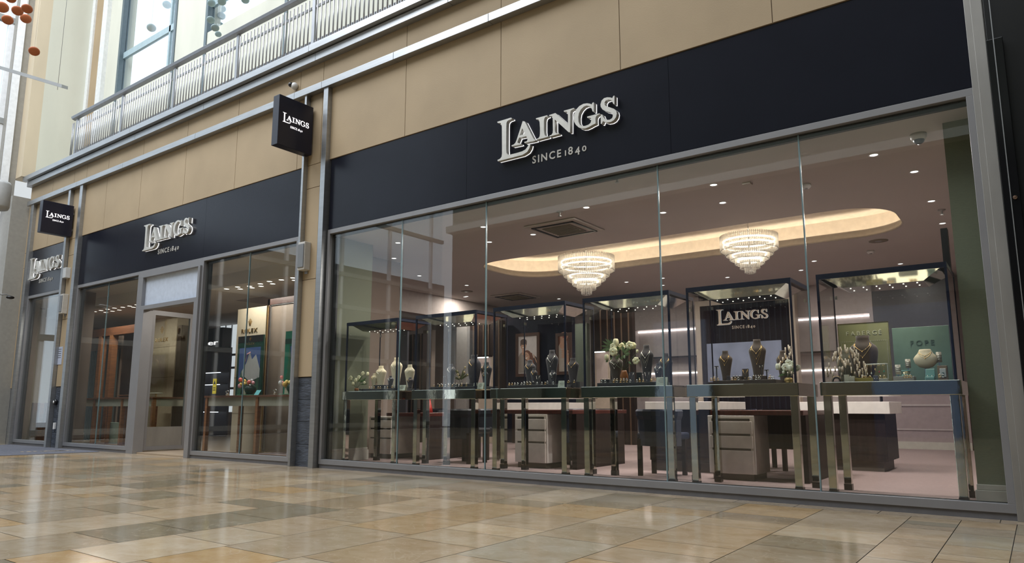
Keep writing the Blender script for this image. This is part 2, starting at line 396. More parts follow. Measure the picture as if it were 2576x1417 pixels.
def build_floor():
    mb = MB(); cols = []
    mb.add([(-30, -15, FZ-.004), (7, -15, FZ-.004), (7, .3, FZ-.004), (-30, .3, FZ-.004)], [(0, 1, 2, 3)]); cols.append(None)
    g = .0022
    def tile(x0, x1, y0, y1, c):
        mb.add([(x0+g, y0+g, FZ), (x1-g, y0+g, FZ), (x1-g, y1-g, FZ), (x0+g, y1-g, FZ)], [(0, 1, 2, 3)]); cols.append(c)
    xs = [1.4, .84, .27, -.19, -.495, -.79, -1.365, -1.93, -2.50, -3.08]
    x = -3.08; 
    while x > -30: x -= random.choice([.57, .57, .57, .57, .29, .57]); xs.append(x)
    xs = [7, 6.4, 5.8, 5.2, 4.6, 4.0, 3.4, 2.8, 2.1] + xs
    yb = -.16
    for a, b in zip(xs[1:], xs[:-1]):
        y = yb; wide = (b-a) > .4
        while y > -14.8:
            l = random.choice([.30, .36, .45, .57, .70, .85]) if wide else random.choice([.16, .22, .3, .45])
            gold = random.random() < .045
            c = (.60, .43, .24) if gold else random.choice(TONES)
            k = random.uniform(.92, 1.08)*.84
            tile(a, b, y-l, y, (c[0]*k, c[1]*k*.99, c[2]*k*.95)); y -= l
    x = 7.
    while x > -30:
        l = random.uniform(.45, .75); k = random.uniform(.9, 1.05)*.84; tile(x-l, x, yb, .3, tuple(q*k for q in random.choice(TONES[:4]))); x -= l
    o = mb.build('floor', [floor_material(), mat('tile_joint', (.07, .06, .05), .8)], None, recalc=False)
    o.data.polygons[0].material_index = 1
    ca = o.data.color_attributes.new('tile', 'FLOAT_COLOR', 'CORNER')
    for p, c in zip(o.data.polygons, cols):
        for li in p.loop_indices: ca.data[li].color = (*(c or (.1, .1, .1)), 1)
    o['kind'] = 'structure'; o['label'] = 'polished beige limestone concourse floor'
build_floor()
# shop floor slabs
struct('floor_shop', MB().box(-9.6, 2.2, .06, 9.2, -.02, IZ).box(-13.5, -9.6, 3.4, 9.2, -.02, IZ), PINK, 'pink carpet floor inside the shop')
struct('floor_watch_room', MB().box(-19.2, -9.6, .06, 3.4, -.02, .0).box(-19.2, -13.5, 3.4, 9.2, -.02, .0), mat('stone_interior_floor', (.36, .28, .20), .3), 'beige stone floor inside the shop doorway')
struct('floor_watch_room', box(-9.6, -7.9, .06, 1.55, 0.0, .03), MC['stone_interior_floor'])

# -- facade stonework
def stone_face():
    mb = MB()
    mb.mi(1).box(-17.3, -.08, .006, .30, 3.99, 5.55)
    mb.mi(0); g = .004
    def band(x0, x1, z0, z1): mb.box(x0+g, x1-g, 0, .02, z0+g, z1-g)
    allx = [-.08, -1.56, -3.02, -4.49, -5.96, -7.55, -8.05, -9.55, -11.0, -12.45, -13.75, -14.65, -15.2, -16.2, -17.3]
    for b, a in zip(allx[:-1], allx[1:]):
        band(a, b, 3.99, 5.0); band(a, b, 5.0, 5.46)
    # piers
    for x0, x1 in ((-7.86, -7.53), (-15.12, -14.72), (-17.30, -17.02)):
        mb.mi(1).box(x0, x1, .01, .12, 1.114, 3.99).mi(0)
        for z0, z1 in ((1.114, 2.40), (2.40, 3.66), (3.66, 3.99)): band(x0, x1, z0, z1)
    struct('wall_front', mb, [STONE, STONEJ], 'sandstone panelled shopfront wall')
    sl = MB()
    for x0, x1 in ((-7.86, -7.53), (-15.12, -14.72), (-17.30, -17.02)):
        for i in range(4): sl.box(x0, x1, .012, .12, FZ+i*.283, FZ+(i+1)*.283-.006)
        sl.box(x0, x1, .02, .12, FZ, 1.11)
    struct('trim_1', sl, SLATE, 'dark slate pier base')
stone_face()
# steel verticals at the piers
def steel_posts():
    mb = MB()
    def post(u0, u1, u2, z1=5.0, d=.07, v=1100):
        a = P(u0, v, y=-d).x; b = P(u1, v, y=-d).x; b2 = P(u2, v, y=0).x; b = (b+b2)/2
        mb.box(a, b, -d, .05, FZ, z1)
    post(777, 788, 801.5); post(726.5, 735.5, 739.5)
    mb.box(-14.72, -14.60, -.07, .05, FZ, 5.0); mb.box(-15.22, -15.13, -.07, .05, FZ, 5.0); mb.box(-17.04, -16.9, -.07, .05, FZ, 5.0)
    struct('trim_2', mb, STEEL, 'brushed steel upright', .003)
steel_posts()
m_ = MB()
ex = [.3, -2.5, -4.6, -6.1, -7.47, -8.06, -10.6, -13.0, -14.85, -15.4, -16.4, -17.2]
for b, a in zip(ex[:-1], ex[1:]): m_.box(a+.002, b-.002, -.093, .02, 4.997, 5.094)
struct('trim_3', m_, STEEL, 'lower brushed steel ledge', .003)
m_ = MB()
ex = [.3, -3.0, -5.2, -7.62, -10.4, -12.6, -15.3, -17.3]
for b, a in zip(ex[:-1], ex[1:]): m_.box(a+.002, b-.002, -.10, .02, 5.44, 5.55); m_.box(a-.06, b-.064, -.17, .1, 5.562, 5.66)
m_.box(-17.3, .3, -.04, .1, 5.5, 5.60)
struct('trim_4', m_, STEEL, 'upper brushed steel balcony edge', .003)
struct('floor_balcony', box(-17.2, .3, 0, .93, 5.46, 5.63), PALE, 'balcony slab')

# -- balcony wall with tall windows
YB = .93
def upper_wall():
    mb = MB()
    w1a, w1b = P(298, 150, y=YB).x, P(438, 150, y=YB).x
    w2a = P(516, 85, y=YB).x; w2b = w2a+2.6
    z0, z1 = 5.63, 13.6
    mb.box(-17.5, w1a, YB, YB+.3, z0, z1); mb.box(w1b, w2a, YB, YB+.3, z0, z1); mb.box(w2b, .3, YB, YB+.3, z0, z1)
    mb.box(w1a, w1b, YB, YB+.3, z0, 7.6); mb.box(w2a, w2b, YB, YB+.3, z0, 7.85)
    mb.box(w1a, w1b, YB, YB+.3, 12.6, z1); mb.box(w2a, w2b, YB, YB+.3, 12.6, z1)
    struct('wall_balcony', mb, PALE, 'pale rendered wall behind the balcony')
    # pilaster strips
    pl = MB(); 
    for u0, u1, d in ((207, 218, .08), (239, 250, .09)):
        a = P(u0, 240, y=YB-d).x; b = P(u1, 240, y=YB-d).x; pl.box(a, b, YB-d, YB, z0, z1)
    struct('trim_5', pl, mat('pilaster_paint', (.72, .74, .74), .5), 'pale pilaster strip')
    cm = MB(); a = P(219, 240, y=YB-.04).x; b = P(239, 240, y=YB-.04).x; cm.box(a, b, YB-.04, YB, z0, z1)
    struct('trim_6', cm, STONE, 'sandstone strip between pilasters')
    for i, (a, b) in enumerate(((w1a, w1b), (w2a, w2b))):
        t = thing('window_%d' % (5+i), (a, YB, 6.2), 'tall window behind the balcony', None, kind='structure')
        del t['label']; f = MB()
        for x in (a, b-.08): f.box(x, x+.08, YB-.02, YB+.12, 6.2, 12.6)
        f.box(a, b, YB-.02, YB+.12, 6.2, 6.28)
        f.build('frame', mat('window_frame_grey', (.10, .14, .16), .4), t)
        tr = MB()
        tr.box(a, b, YB+.06, YB+.12, 8.42, 8.56); tr.box(b-.42, b-.36, YB+.06, YB+.12, 6.2, 12.6); tr.box(a, b, YB+.06, YB+.12, 6.9, 7.0)
        tr.build('glazing_bar', mat('bar_pale_blue', (.35, .46, .50), .4), t)
        box(a+.08, b-.08, YB+.08, YB+.10, 6.28, 12.6).build('pane', GLASSU, t)
upper_wall()
# return wall at the far end and the end glazing
struct('wall_left', MB().box(-17.75, -17.3, -.22, .03, 5.66, 13.6), CREAM, 'cream return wall at far end')
struct('wall_return', MB().box(-17.6, -17.3, .03, YB, 5.63, 13.6), PALE, 'pale return wall at far end')
struct('wall_end', MB().box(-17.9, -17.62, -.52, -.22, 5.1, 13.6).box(-17.9, -17.3, -.34, .3, FZ, 5.2), mat('grey_column_paint', (.30, .29, .26), .5), 'grey steel corner column')
struct('trim_7', MB().box(-17.62, -17.58, -.50, -.36, 5.1, 13.6), mat('white_mullion', (.8, .82, .84), .4), 'white mullion')
t = thing('window_7', (-17.8, -.6, 0), 'end glazing of the concourse', None, kind='structure'); del t['label']
f = MB()
for z in (.1, 2.2, 3.86, 4.92, 6.85, 9.2, 11.5): f.box(-17.86, -17.74, -13.8, -.5, z, z+.13)
f.build('transom', mat('transom_grey', (.30, .31, .30), .5), t)
f = MB()
for i in range(7): f.box(-17.86, -17.76, -.62-i*2.1, -.52-i*2.1, 0, 13.6)
f.build('mullion', MC['white_mullion'], t)
box(-17.83, -17.81, -13.8, -.5, 0, 13.6).build('pane', GLASSU, t)
struct('wall_end_blocker', box(-18.6, -18.3, -14.5, -1.6, 0, 5.4), mat('blocker_dark', (.16, .15, .15), .7), 'added dark wall outside, blocks bright reflections in the left windows')  # added unseen block, keeps the bright end out of the left windows
# rest of the mall, seen only as reflections
struct('wall_opposite', MB().box(-18, 7, -15.0, -14.6, 3.6, 7.4).box(-18, -14, -15, -14.6, FZ, 3.6).box(-9, -8, -15, -14.6, FZ, 3.6).box(5, 7, -15, -14.6, FZ, 3.6), mat('opposite_stone', (.035, .038, .034), .7), 'dark stone wall across the concourse')
struct('wall_opposite_upper', MB().box(-18, 7, -15.0, -14.6, 7.6, 13.8), mat('opposite_upper', (.17, .19, .16), .7), 'upper wall across the concourse')
struct('trim_11', MB().box(-18, 7, -15.0, -14.2, 7.4, 7.65), mat('opposite_ledge', (.45, .48, .45), .6), 'ledges across the concourse')
struct('window_8', MB().box(-14, -9, -14.95, -14.9, FZ, 3.6), mat('dark_shopfront', (.02, .03, .028), .4), 'dark shopfront across the concourse')
struct('window_9', MB().box(-8, 5, -14.95, -14.9, FZ, 3.6), mat('brown_shopfront', (.085, .068, .05), .5), 'brown shopfront across the concourse')
struct('wall_hoarding', MB().box(-3.5, -1.6, -14.7, -14.6, FZ, 3.35), mat('blue_hoarding', (.07, .10, .19), .5), 'blue hoarding across the concourse')
struct('wall_hoarding', MB().box(-9.6, -7.9, -14.7, -14.58, FZ, 3.35), mat('pale_hoarding', (.17, .22, .32), .5), 'pale blue hoarding across the concourse')
struct('wall_right', box(7, 7.3, -15, 9.2, FZ, 13.8), MC['opposite_stone'], 'right end of the concourse')
struct('ceiling_concourse', MB().box(-18, 7.3, -15, -12.2, 13.6, 13.9).box(-18, 7.3, -1.6, 1.6, 13.6, 13.9).box(-7.8, -5.6, -12.2, -1.6, 13.6, 13.9).box(1.6, 7.3, -12.2, -1.6, 13.6, 13.9), mat('concourse_ceiling', (.5, .5, .5), .8), 'concourse ceiling between skylights')
# stone building outside the end glazing
def outside():
    m = bpy.data.materials.new('outside_stone'); m.use_nodes = True; N, L = nt(m); b = N['Principled BSDF']
    tc = N.new('ShaderNodeTexCoord'); mp = N.new('ShaderNodeMapping'); mp.inputs['Rotation'].default_value = (PI/2, 0, PI/2)
    br = N.new('ShaderNodeTexBrick'); br.inputs['Scale'].default_value = .9; br.inputs['Color1'].default_value = (.72, .71, .68, 1); br.inputs['Color2'].default_value = (.66, .65, .62, 1)
    br.inputs['Mortar'].default_value = (.5, .52, .56, 1); br.inputs['Mortar Size'].default_value = .012; br.inputs['Brick Width'].default_value = 1.6; br.inputs['Row Height'].default_value = .8
    L.new(tc.outputs['Object'], mp.inputs[0]); L.new(mp.outputs[0], br.inputs[0]); L.new(br.outputs[0], b.inputs['Base Color'])
    struct('wall_outside', MB().box(-26.5, -26, -.5, 9, 0, 9.8), m, 'pale stone building outside')
    struct('ground_outside', box(-40, -18.1, -16, 6, -.2, FZ), mat('paving', (.4, .4, .4), .8), 'paving outside')
outside()

# ------------------------------------------------------------------ balcony railing
def railing():
    yR = -.12; xs = [-15.09, -13.22, -11.40, -9.56, -7.72, -5.88, -4.04]
    t = thing('balcony_railing', (xs[0], yR, 5.66), 'grey metal balcony railing of thin upright bars above the shopfronts', 'railing')
    for x in xs:
        MB().box(x, x+.060, yR+.01, yR+.05, 5.6, 6.46).build('post', RAILM, t)
    MB().hexa([(xs[0]-.12, yR-.03, 6.455), (xs[-1], yR-.03, 6.455), (xs[-1], yR+.035, 6.435), (xs[0]-.12, yR+.035, 6.435)],
              [(xs[0]-.12, yR-.05, 6.50), (xs[-1], yR-.05, 6.50), (xs[-1], yR+.035, 6.515), (xs[0]-.12, yR+.035, 6.515)]).build('handrail', RAILM, t, .004)
    for z in (5.72, 6.24): box(xs[0], xs[-1], yR+.02, yR+.045, z, z+.035).build('cross_rail', RAILM, t)
    n = 0; extra = MB()
    for a, b in zip(xs[:-1], xs[1:]):
        k = 20
        for i in range(k):
            x = a+.13+(b-a-.19)*i/(k-1); mb = extra if n >= 98 else MB()
            mb.tube([(x, yR, 5.6), (x, yR, 6.37)], .012, 6); n += 1
            if mb is not extra: mb.build('baluster', BARM, t)
    e_ = extra.build('baluster_row', BARM, t); e_['kind'] = 'stuff'
    for i in range(2): MB().tube([(xs[0]-.05-i*.06, yR, 5.6), (xs[0]-.05-i*.06, yR, 6.37)], .010, 6).build('baluster', RAILM, t)
railing()

# ------------------------------------------------------------------ fascia signs
FASC = []
def fascia(x0, x1, joints, mx, label):
    t = thing('fascia_sign', (x0, .02, 3.02), label, 'shop sign', 'dark navy fascia boards over the shopfronts')
    js = [x0]+joints+[x1]
    for a, b in zip(js[:-1], js[1:]): box(a+.0015, b-.0015, .012, .06, 3.03, 3.985).build('panel', FASCIA, t)
    fn = front(.012)
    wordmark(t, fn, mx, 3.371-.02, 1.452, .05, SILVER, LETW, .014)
    tagline(t, fn, mx+.42, 3.255, .078, .655, TAGM, .006)
    return t
fascia(-7.33, -.165, [-4.98, -2.53], -4.497, 'dark navy fascia board with silver serif letters above the widest shop window')
fascia(-14.60, -7.94, [-13.16, -10.3], -12.11, 'dark navy fascia board with silver serif letters above the doorway and its side windows')
fascia(-16.9, -15.22, [], -16.85, 'short navy fascia board with silver serif letters at the far left end')
struct('trim_8', box(-17.2, .1, .06, .30, 2.98, 3.99), GASK)

# ------------------------------------------------------------------ projecting blade signs
def blade(x, y0, y1, z0, z1, th, label):
    t = thing('blade_sign', (x, (y0+y1)/2, z0), label, 'projecting sign', 'square navy signs on the piers')
    MB().box(x-th, x, y0, y1, z0, z1).build('sign_box', NAVY, t, .004)
    for q in (z0+.12, z1-.17): MB().box(x-th*.7, x-th*.3, y1, 0.01, q, q+.05).build('bracket', STEEL, t)
    fn = side(x); w = (y1-y0)*.77
    wordmark(t, fn, y0+(y1-y0)*.115, z0+(z1-z0)*.475, w, .003, WHITEL, None, .0006)
    tagline(t, fn, y0+(y1-y0)*.345, z0+(z1-z0)*.40, .030, w*.46, WHITEL, .003)
blade(-7.70, -.576, -.03, 4.115, 4.80, .13, 'square navy projecting sign with white serif letters, the larger and nearer one')
blade(-15.0, -.575, -.03, 4.02, 4.64, .14, 'square navy projecting sign with white serif letters, at the far left pier')

# ------------------------------------------------------------------ shop windows
def shop_window(idx, x0, x1, joints, depth=.05):
    t = thing('window_%d' % idx, (x0, 0, 0), None, None, kind='structure')
    f = MB(); f.box(x0, x1, 0, .09, .026, .086); f.box(x0, x1, 0, .09, 2.965, 3.022)
    f.box(x0, x0+.045, 0, .09, .086, 2.965); f.box(x1-.045, x1, 0, .09, .086, 2.965)
    f.build('frame', FRAME, t, .002)
    MB().box(x0, x1, .012, .08, FZ, .026).build('plinth', PLINTH, t)
    g = MB(); g.box(x0+.045, x0+.13, .075, .10, .086, 2.965).box(x0, x1, .06, .10, 2.925, 2.965).box(x0, x1, .06, .11, .05, .086); g.build('gasket', GASK, t)
    js = [x0+.045]+joints+[x1-.045]
    for a, b in zip(js[:-1], js[1:]):
        box(a+.003, b-.003, depth-.006, depth+.006, .086, 2.965).build('pane', GLASSW, t)
    for j in joints:
        box(j-.0055, j+.0055, depth-.008, depth+.008, .086, 2.96).build('joint', GLASSE, t)
    return t
shop_window(1, -7.33, -.19, [-6.007, -4.721, -2.687, -1.422])
shop_window(2, -10.29, -7.93, [-9.10])
shop_window(3, -14.60, -12.22, [-13.42])
shop_window(4, -16.9, -15.22, [])
struct('trim_9', MB().box(-.19, -.075, -.02, .1, FZ, 6).box(-.15, -.08, -.04, .0, FZ, 6), STEELD, 'steel post at right end', .002)
# doorway
def doorway():
    t = thing('door_1', (-11.2, 0, 0), None, None, kind='structure')
    f = MB()
    f.box(-12.22, -12.10, 0, .16, FZ, 2.90); f.box(-12.10, -11.98, -.01, .16, FZ, 2.34)
    f.box(-10.44, -10.35, -.01, .16, FZ, 2.34); f.box(-10.35, -10.29, -.03, .16, FZ, 2.90)
    f.box(-12.10, -10.35, -.01, .12, 2.34, 2.41); f.box(-12.22, -10.29, 0, .12, 2.90, 3.022)
    f.build('door_frame', FRAME, t, .002)
    box(-12.10, -10.35, .06, .10, 2.41, 2.90).build('transom_panel', mat('frosted_transom', (.50, .56, .66), .35), t)
    # glazed leaf standing open, running into the shop
    l = MB(); x = -12.08; ya, yb = .17, .93
    l.box(x, x+.05, ya, ya+.06, .02, 2.36); l.box(x, x+.05, yb-.08, yb, .02, 2.36); l.box(x, x+.05, ya+.06, yb-.08, .02, .08); l.box(x, x+.05, ya+.06, yb-.08, 2.28, 2.36)
    lf = l.build('door_leaf', FRAME, t)
    box(x+.012, x+.038, ya+.06, yb-.08, .08, .40).build('kick_panel', STEELD, lf)
    box(x+.02, x+.03, ya+.06, yb-.08, .40, 2.28).build('pane', GLASSD, lf)
    box(x-.03, x+.07, 1.0, 1.04, .95, .99).build('door_lock', GASK, lf)
doorway()

# ------------------------------------------------------------------ neighbouring dark unit at the right edge
def neighbour():
    t = thing('black_shutter_housing', (0, 0, 0), 'black panelled shutter housing at the right edge with a round lock', 'shutter')
    x0 = -.072
    MB().box(x0, .9, -.06, .05, FZ, 7).build('panel', BLACK, t, .003)
    MB().box(x0-.006, .02, -.12, -.06, FZ, 3.30).build('cover', mat('black_gloss', (.005, .005, .006), .15), t, .004)
    MB().box(x0+.035, x0+.041, -.125, -.121, FZ, 7).build('steel_strip', STEEL, t)
    p = P(2554, 497, y=-.13)
    k = MB().lathe([(.013, 0), (.013, .008), (.009, .010), (.009, .006), (.005, .006), (.005, .012)], (0, 0, 0), 20)
    k.v = [(p.x+a, p.y-c, p.z+b) for a, b, c in k.v]; k.build('lock', BRONZE, t)
neighbour()

# ------------------------------------------------------------------ wall furniture on the facade
def facade_bits():
    # speaker on first pier
    def speaker(x0, x1, z0, z1, label, d=.10):
        t = thing('wall_speaker', ((x0+x1)/2, 0, z0), label, 'loudspeaker', 'slim wall speakers on the piers')
        MB().box(x0, x1, -d, 0, z0, z1).build('cabinet', mat('speaker_casing', (.52, .50, .46), .5), t, .008)
        MB().box(x0+.01, x0+(x1-x0)*.93, -d-.012, -d, z0+.03, z1-.03).build('grille', mat('speaker_grille', (.17, .18, .19), .5), t, .006)
        MB().box((x0+x1)/2-.03, (x0+x1)/2+.03, -.01, .0, z0-.04, z0).build('bracket', STEEL, t)
    speaker(-7.80, -7.66, 2.52, 2.90, 'slim upright grey speaker mounted on the nearer stone pier')
    speaker(-15.06, -14.93, 2.50, 2.88, 'slim upright speaker mounted low on the far left pier')
    t = thing('junction_box', (-15.0, 0, 3.2), 'small grey box fixed above the speaker on the far left pier', 'box')
    MB().box(-15.08, -14.95, -.09, 0, 3.20, 3.40).build('box', mat('junction_grey', (.55, .57, .58), .5), t, .005)
    # dome camera
    p = P(741, 217, y=-.02)
    t = thing('security_camera', (p.x, 0, p.z-.06), 'white and black dome security camera on the stone above the large projecting sign', 'security camera')
    MB().ball((p.x+.02, -.035, p.z-.01), .052, 16).build('housing', WHITE, t)
    MB().ball((p.x-.012, -.075, p.z+.005), .036, 16).build('lens_dome', BLACK, t)
    # small stuff on far left pier
    t = thing('door_sounder', (-14.95, 0, .8), 'round black and white fixture on the slate base of the far left pier', 'fixture')
    p = P(140, 1012, y=-.01)
    k = MB().lathe([(.055, 0), (.055, .03), (.03, .045)], (0, 0, 0), 18); k.v = [(p.x+a, -c, p.z+b) for a, b, c in k.v]; t.location = (p.x, 0, p.z); k.build('ring', BLACK, t)
    k = MB().lathe([(.026, .044), (.026, .05)], (0, 0, 0), 14); k.v = [(p.x+a, -c, p.z+b) for a, b, c in k.v]; k.build('face', WHITE, t)
    p = P(136, 1072, y=-.01); t = thing('wall_switch', (p.x, 0, p.z-.05), 'small cream switch plate low on the slate base of the far left pier', 'switch')
    box(p.x-.028, p.x+.028, -.02, .012, p.z-.06, p.z+.06).build('plate', WHITE, t, .004)
    p = P(150, 895, y=-.01); t = thing('notice_sheet', (p.x, 0, p.z-.2), 'pale blue paper notice on the far left stone pier', 'notice')
    box(p.x-.09, p.x+.09, -.006, .0, p.z-.17, p.z+.17).build('paper', mat('notice_blue', (.45, .50, .62), .7), t)
    mb = MB()
    for i in range(5): mb.box(p.x-.07, p.x+.05, -.008, -.006, p.z+.12-i*.04, p.z+.128-i*.04)
    mb.build('print', INK, t)
    # little lamp arm and grey drum at left edge
    p = P(25, 745, y=-.75); t = thing('goose_neck_lamp', (p.x, -.75, p.z), 'small black lamp head on a thin arm beside the left glazing', 'lamp')
    q = P(0, 744, y=-.95); MB().tube([(q.x-.4, -.98, q.z+.02), (q.x, -.95, q.z+.02), (p.x-.05, -.8, p.z+.03), (p.x, -.75, p.z)], .012).build('arm', STEEL, t)
    MB().ball((p.x+.02, -.75, p.z-.03), .07, 14, sz=.45).build('head', BLACK, t)
    p = P(-6, 492, y=-1.3); t = thing('grey_drum', (p.x, -1.3, p.z), 'pale grey rounded drum cut by the left edge above the glazing', 'duct')
    k = MB().lathe([(.02, -.25), (.2, -.25), (.22, -.2), (.22, .2), (.2, .25), (.02, .25)], (0, 0, 0), 24); k.v = [(p.x+a, -1.3+b*.9, p.z+c) for a, b, c in k.v]; k.build('drum', mat('drum_grey', (.42, .43, .43), .5), t)
facade_bits()
# entrance mat
t = tag(MB().add([tuple(P(-260, 1136, z=FZ+.004)), tuple(P(0, 1147, z=FZ+.004)), tuple(P(252, 1137, z=FZ+.004)), (-13.2, -.02, FZ+.004), (-17.0, -.02, FZ+.004)], [(0, 1, 2, 3, 4)]).build('entrance_mat', mat('mat_slate_blue', (.10, .105, .13), .9, noise=(30, .2, (1, 1, 1)))), 'dark slate-blue mat with a woven beige motif on the floor at far left', 'mat')
a_, b_ = P(60, 1137, z=FZ+.006), P(165, 1134, z=FZ+.006)
mb = MB()
for i in range(26):
    k = random.random(); x = a_.x+(b_.x-a_.x)*k; y = a_.y+(b_.y-a_.y)*k+random.uniform(-.07, .16); mb.box(x-.05, x+.05, y-.018, y+.018, FZ+.0045, FZ+.007)
mb.build('woven_motif', mat('motif_beige', (.42, .34, .24), .9), t)

# ------------------------------------------------------------------ hanging discs and bars at upper left
DISC = mat('terracotta_disc', (.42, .12, .04), .6); DISCG = mat('grey_disc', (.30, .40, .42), .5)
def disc(u, v, y, r, m, label, group, x=None):
    p = P(u, v, y=y); t = thing('hanging_disc', (p.x, p.y, p.z), label, 'hanging disc', group)
    MB().lathe([(.001, -.05), (.7, -.045), (.95, -.02), (1, 0), (.95, .02), (.7, .045), (.001, .05)], (0, 0, 0), 24).build('tmp', m)
    o = bpy.data.objects[-1] if False else None
    return p, t
DN = 0
def make_disc(u, v, x, ru, m, label, group):
    global DN
    DN += 1; x = x+[-2.1, -.9, .4, 1.4, -1.5, -.3, .9, 1.9][DN % 8]
    p = P(u, v, x=x); dist = (p-CAM).dot(Wd); r = ru*dist/FPX
    t = thing('hanging_disc', tuple(p), label, 'hanging disc', group)
    k = MB().lathe([(.001, -.28), (.55, -.25), (.85, -.14), (1, 0), (.85, .14), (.55, .25), (.001, .28)], (0, 0, 0), 24)
    n = (CAM-p).normalized(); n = (n+Vector((0, 0, -.3))).normalized(); a = Vector((0, 0, 1)).cross(n).normalized(); b = n.cross(a)
    k.v = [tuple(p+(a*q[0]+b*q[1]*.92+n*q[2])*r) for q in k.v]; k.build('disc', m, t)
    MB().tube([tuple(p+Vector((0, 0, r*.9))), (p.x, p.y, 13.6)], .0012, 4).build('wire', STEEL, t)
for u, v, r, lab in ((5, 18, 15, 'cut by the left edge of the photo'), (44, 27, 13, 'left of the upper touching pair'), (68, 22, 12.5, 'right of the upper touching pair'), (65, 47, 12.5, 'just below the touching pair'), (19, 50, 13, 'lower left of the cluster'), (86, 129, 12.5, 'alone and lowest over the cream column'), (27, -4, 12, 'cut by the top edge of the photo')):
    make_disc(u, v, -12.5, r, DISC, 'orange-brown hanging disc '+lab, 'orange discs hanging at upper left')
for u, v, r, lab in ((420, 12, 10.5, 'near the top of the left tall window'), (381, 70, 11, 'in the middle of the left tall window')):
    make_disc(u, v, -14.0, r, DISCG, 'grey-blue disc hanging '+lab, 'grey discs before the tall windows')
for u, v, r in ((532, 8, 10), (558, 4, 10.5), (558, 22, 10), (557, 40, 10), (530, 50, 10), (541, 70, 10), (553, 64, 9.5), (535, 93, 10), (549, 86, 8), (617, 0, 10), (531, 30, 9)):
    make_disc(u, v, -12.0, r, DISCG, 'grey-blue disc in the cluster hanging before the right tall window', 'grey disc cluster before the right tall window')
def bar(u0, v0, u1, v1, x0, x1, w, name, label):
    a = P(u0, v0, x=x0); b = P(u1, v1, x=x1); t = thing(name, tuple(b), label, 'bar')
    d = Vector((0, 0, w)); e = Vector((.0, .05, 0))
    MB().hexa([a-d-e, b-d-e, b-d+e, a-d+e], [a+d-e, b+d-e, b+d+e, a+d+e]).build('beam', STEEL, t)
    MB().tube([tuple(b+Vector((-.3, 0, w))), (b.x-.3, b.y, 13.6)], .004, 4).build('wire', STEEL, t)
bar(-60, 152, 163, 219, -14.2, -13.2, .03, 'hanging_bar', 'thin grey metal bar hanging across the cream column at upper left')

# ================================================================== SHOP INTERIOR
def ceiling():
    # rounded recess in the ceiling
    x0, x1, y0, y1, r = -7.15, -1.14, 2.62, 4.28, .62
    def rr(o, n=10):
        pts = []
        for cx_, cy_, a0 in ((x1-r, y1-r, 0), (x0+r, y1-r, PI/2), (x0+r, y0+r, PI), (x1-r, y0+r, 3*PI/2)):
            for i in range(n+1):
                a = a0+PI/2*i/n; pts.append((cx_+(r+o)*math.cos(a), cy_+(r+o)*math.sin(a)))
        return pts
    outer = [(-7.86, .06), (2.2, .06), (2.2, 9.2), (-19.2, 9.2), (-19.2, 2.7), (-12.1, 2.7), (-12.1, 1.75), (-7.86, 1.75)]
    struct('ceiling', MB().prism([outer, rr(0)[::-1]], lambda a, b, d: (a, b, d), 2.95, 2.97), CEIL, 'taupe shop ceiling')
    def sweep(prof):
        mb = MB(); loops = [rr(o) for o, z in prof]; n = len(loops[0]); vs = []; fs = []
        for L, (o, z) in zip(loops, prof): vs += [(a, b, z) for a, b in L]
        for i in range(len(prof)-1):
            for k in range(n): a, b = i*n+k, i*n+(k+1) % n; fs.append((a, b, b+n, a+n))
        mb.add(vs, fs, True); return mb
    c = sweep([(0, 2.95), (-.015, 2.952), (-.02, 2.965), (-.012, 2.975), (.0, 2.985), (.03, 3.01), (.045, 3.045), (.05, 3.07), (.075, 3.07), (.075, 2.99)])
    struct('trim_10', c, mat('cornice_paint', (.42, .38, .34), .7), 'moulded cornice around the lit ceiling recess')
    c = sweep([(.075, 2.99), (.26, 2.99), (.26, 3.30)]); n = len(rr(0)); c.add([(a, b, 3.30) for a, b in rr(.26)], [tuple(range(n))])
    struct('ceiling_recess', c, COVE, 'cream lit ceiling recess')
    c = sweep([(.10, 3.0), (.10, 3.012), (.13, 3.012), (.13, 3.0)])
    o = tag(c.build('cove_light', COVEL), 'hidden warm light strip running around the ceiling recess', 'light strip')
    struct('ceiling_watch_room', MB().box(-19.2, -12.1, .75, 2.7, 2.72, 2.97).box(-12.1, -7.9, .75, 1.75, 2.72, 2.97).box(-19.2, -7.9, .06, .75, 2.94, 2.97), CEIL, 'ceiling of the watch room')
ceiling()
# walls of the shop
struct('wall_nib_left', MB().box(-7.86, -7.28, .10, .75, IZ-.05, 2.95), GREEN, 'window reveal wall at left')
struct('baseboard_left', MB().box(-7.30, -7.262, .10, .77, IZ, IZ+.13).box(-7.30, -7.272, .10, .76, IZ+.13, IZ+.16), SKIRT, 'stepped skirting on the left reveal', .004)
struct('wall_nib_right', MB().box(-.425, .3, .43, .6, IZ, 2.95), GREEN, 'olive reveal wall at right')
struct('baseboard_right', MB().box(-.44, .3, .395, .43, IZ, IZ+.09).box(-.43, .3, .41, .43, IZ+.09, IZ+.13), SKIRT, 'skirting on the right reveal', .004)
struct('wall_shop_left', MB().box(-19.4, -19.2, 1.0, 9.2, 0, 2.97).box(-18.2, -18, .1, 1.0, 0, 2.97), TAUPE, 'taupe wall on the left of the shop')
struct('wall_shop_divider', MB().box(-9.75, -7.86, 1.76, 1.86, 0, 2.95).box(-7.95, -7.86, .1, 1.76, 0, 2.95), TAUPE, 'wall between shop and watch room')
struct('wall_shop_right', box(2.0, 2.2, .06, 9.2, 0, 2.95), TAUPE)
struct('trim_12', box(-9.75, -9.6, 1.86, 8.3, 2.53, 2.95), mat('bulkhead_paint', (.36, .30, .27), .8), 'taupe bulkhead below the ceiling')
YW = 7.8
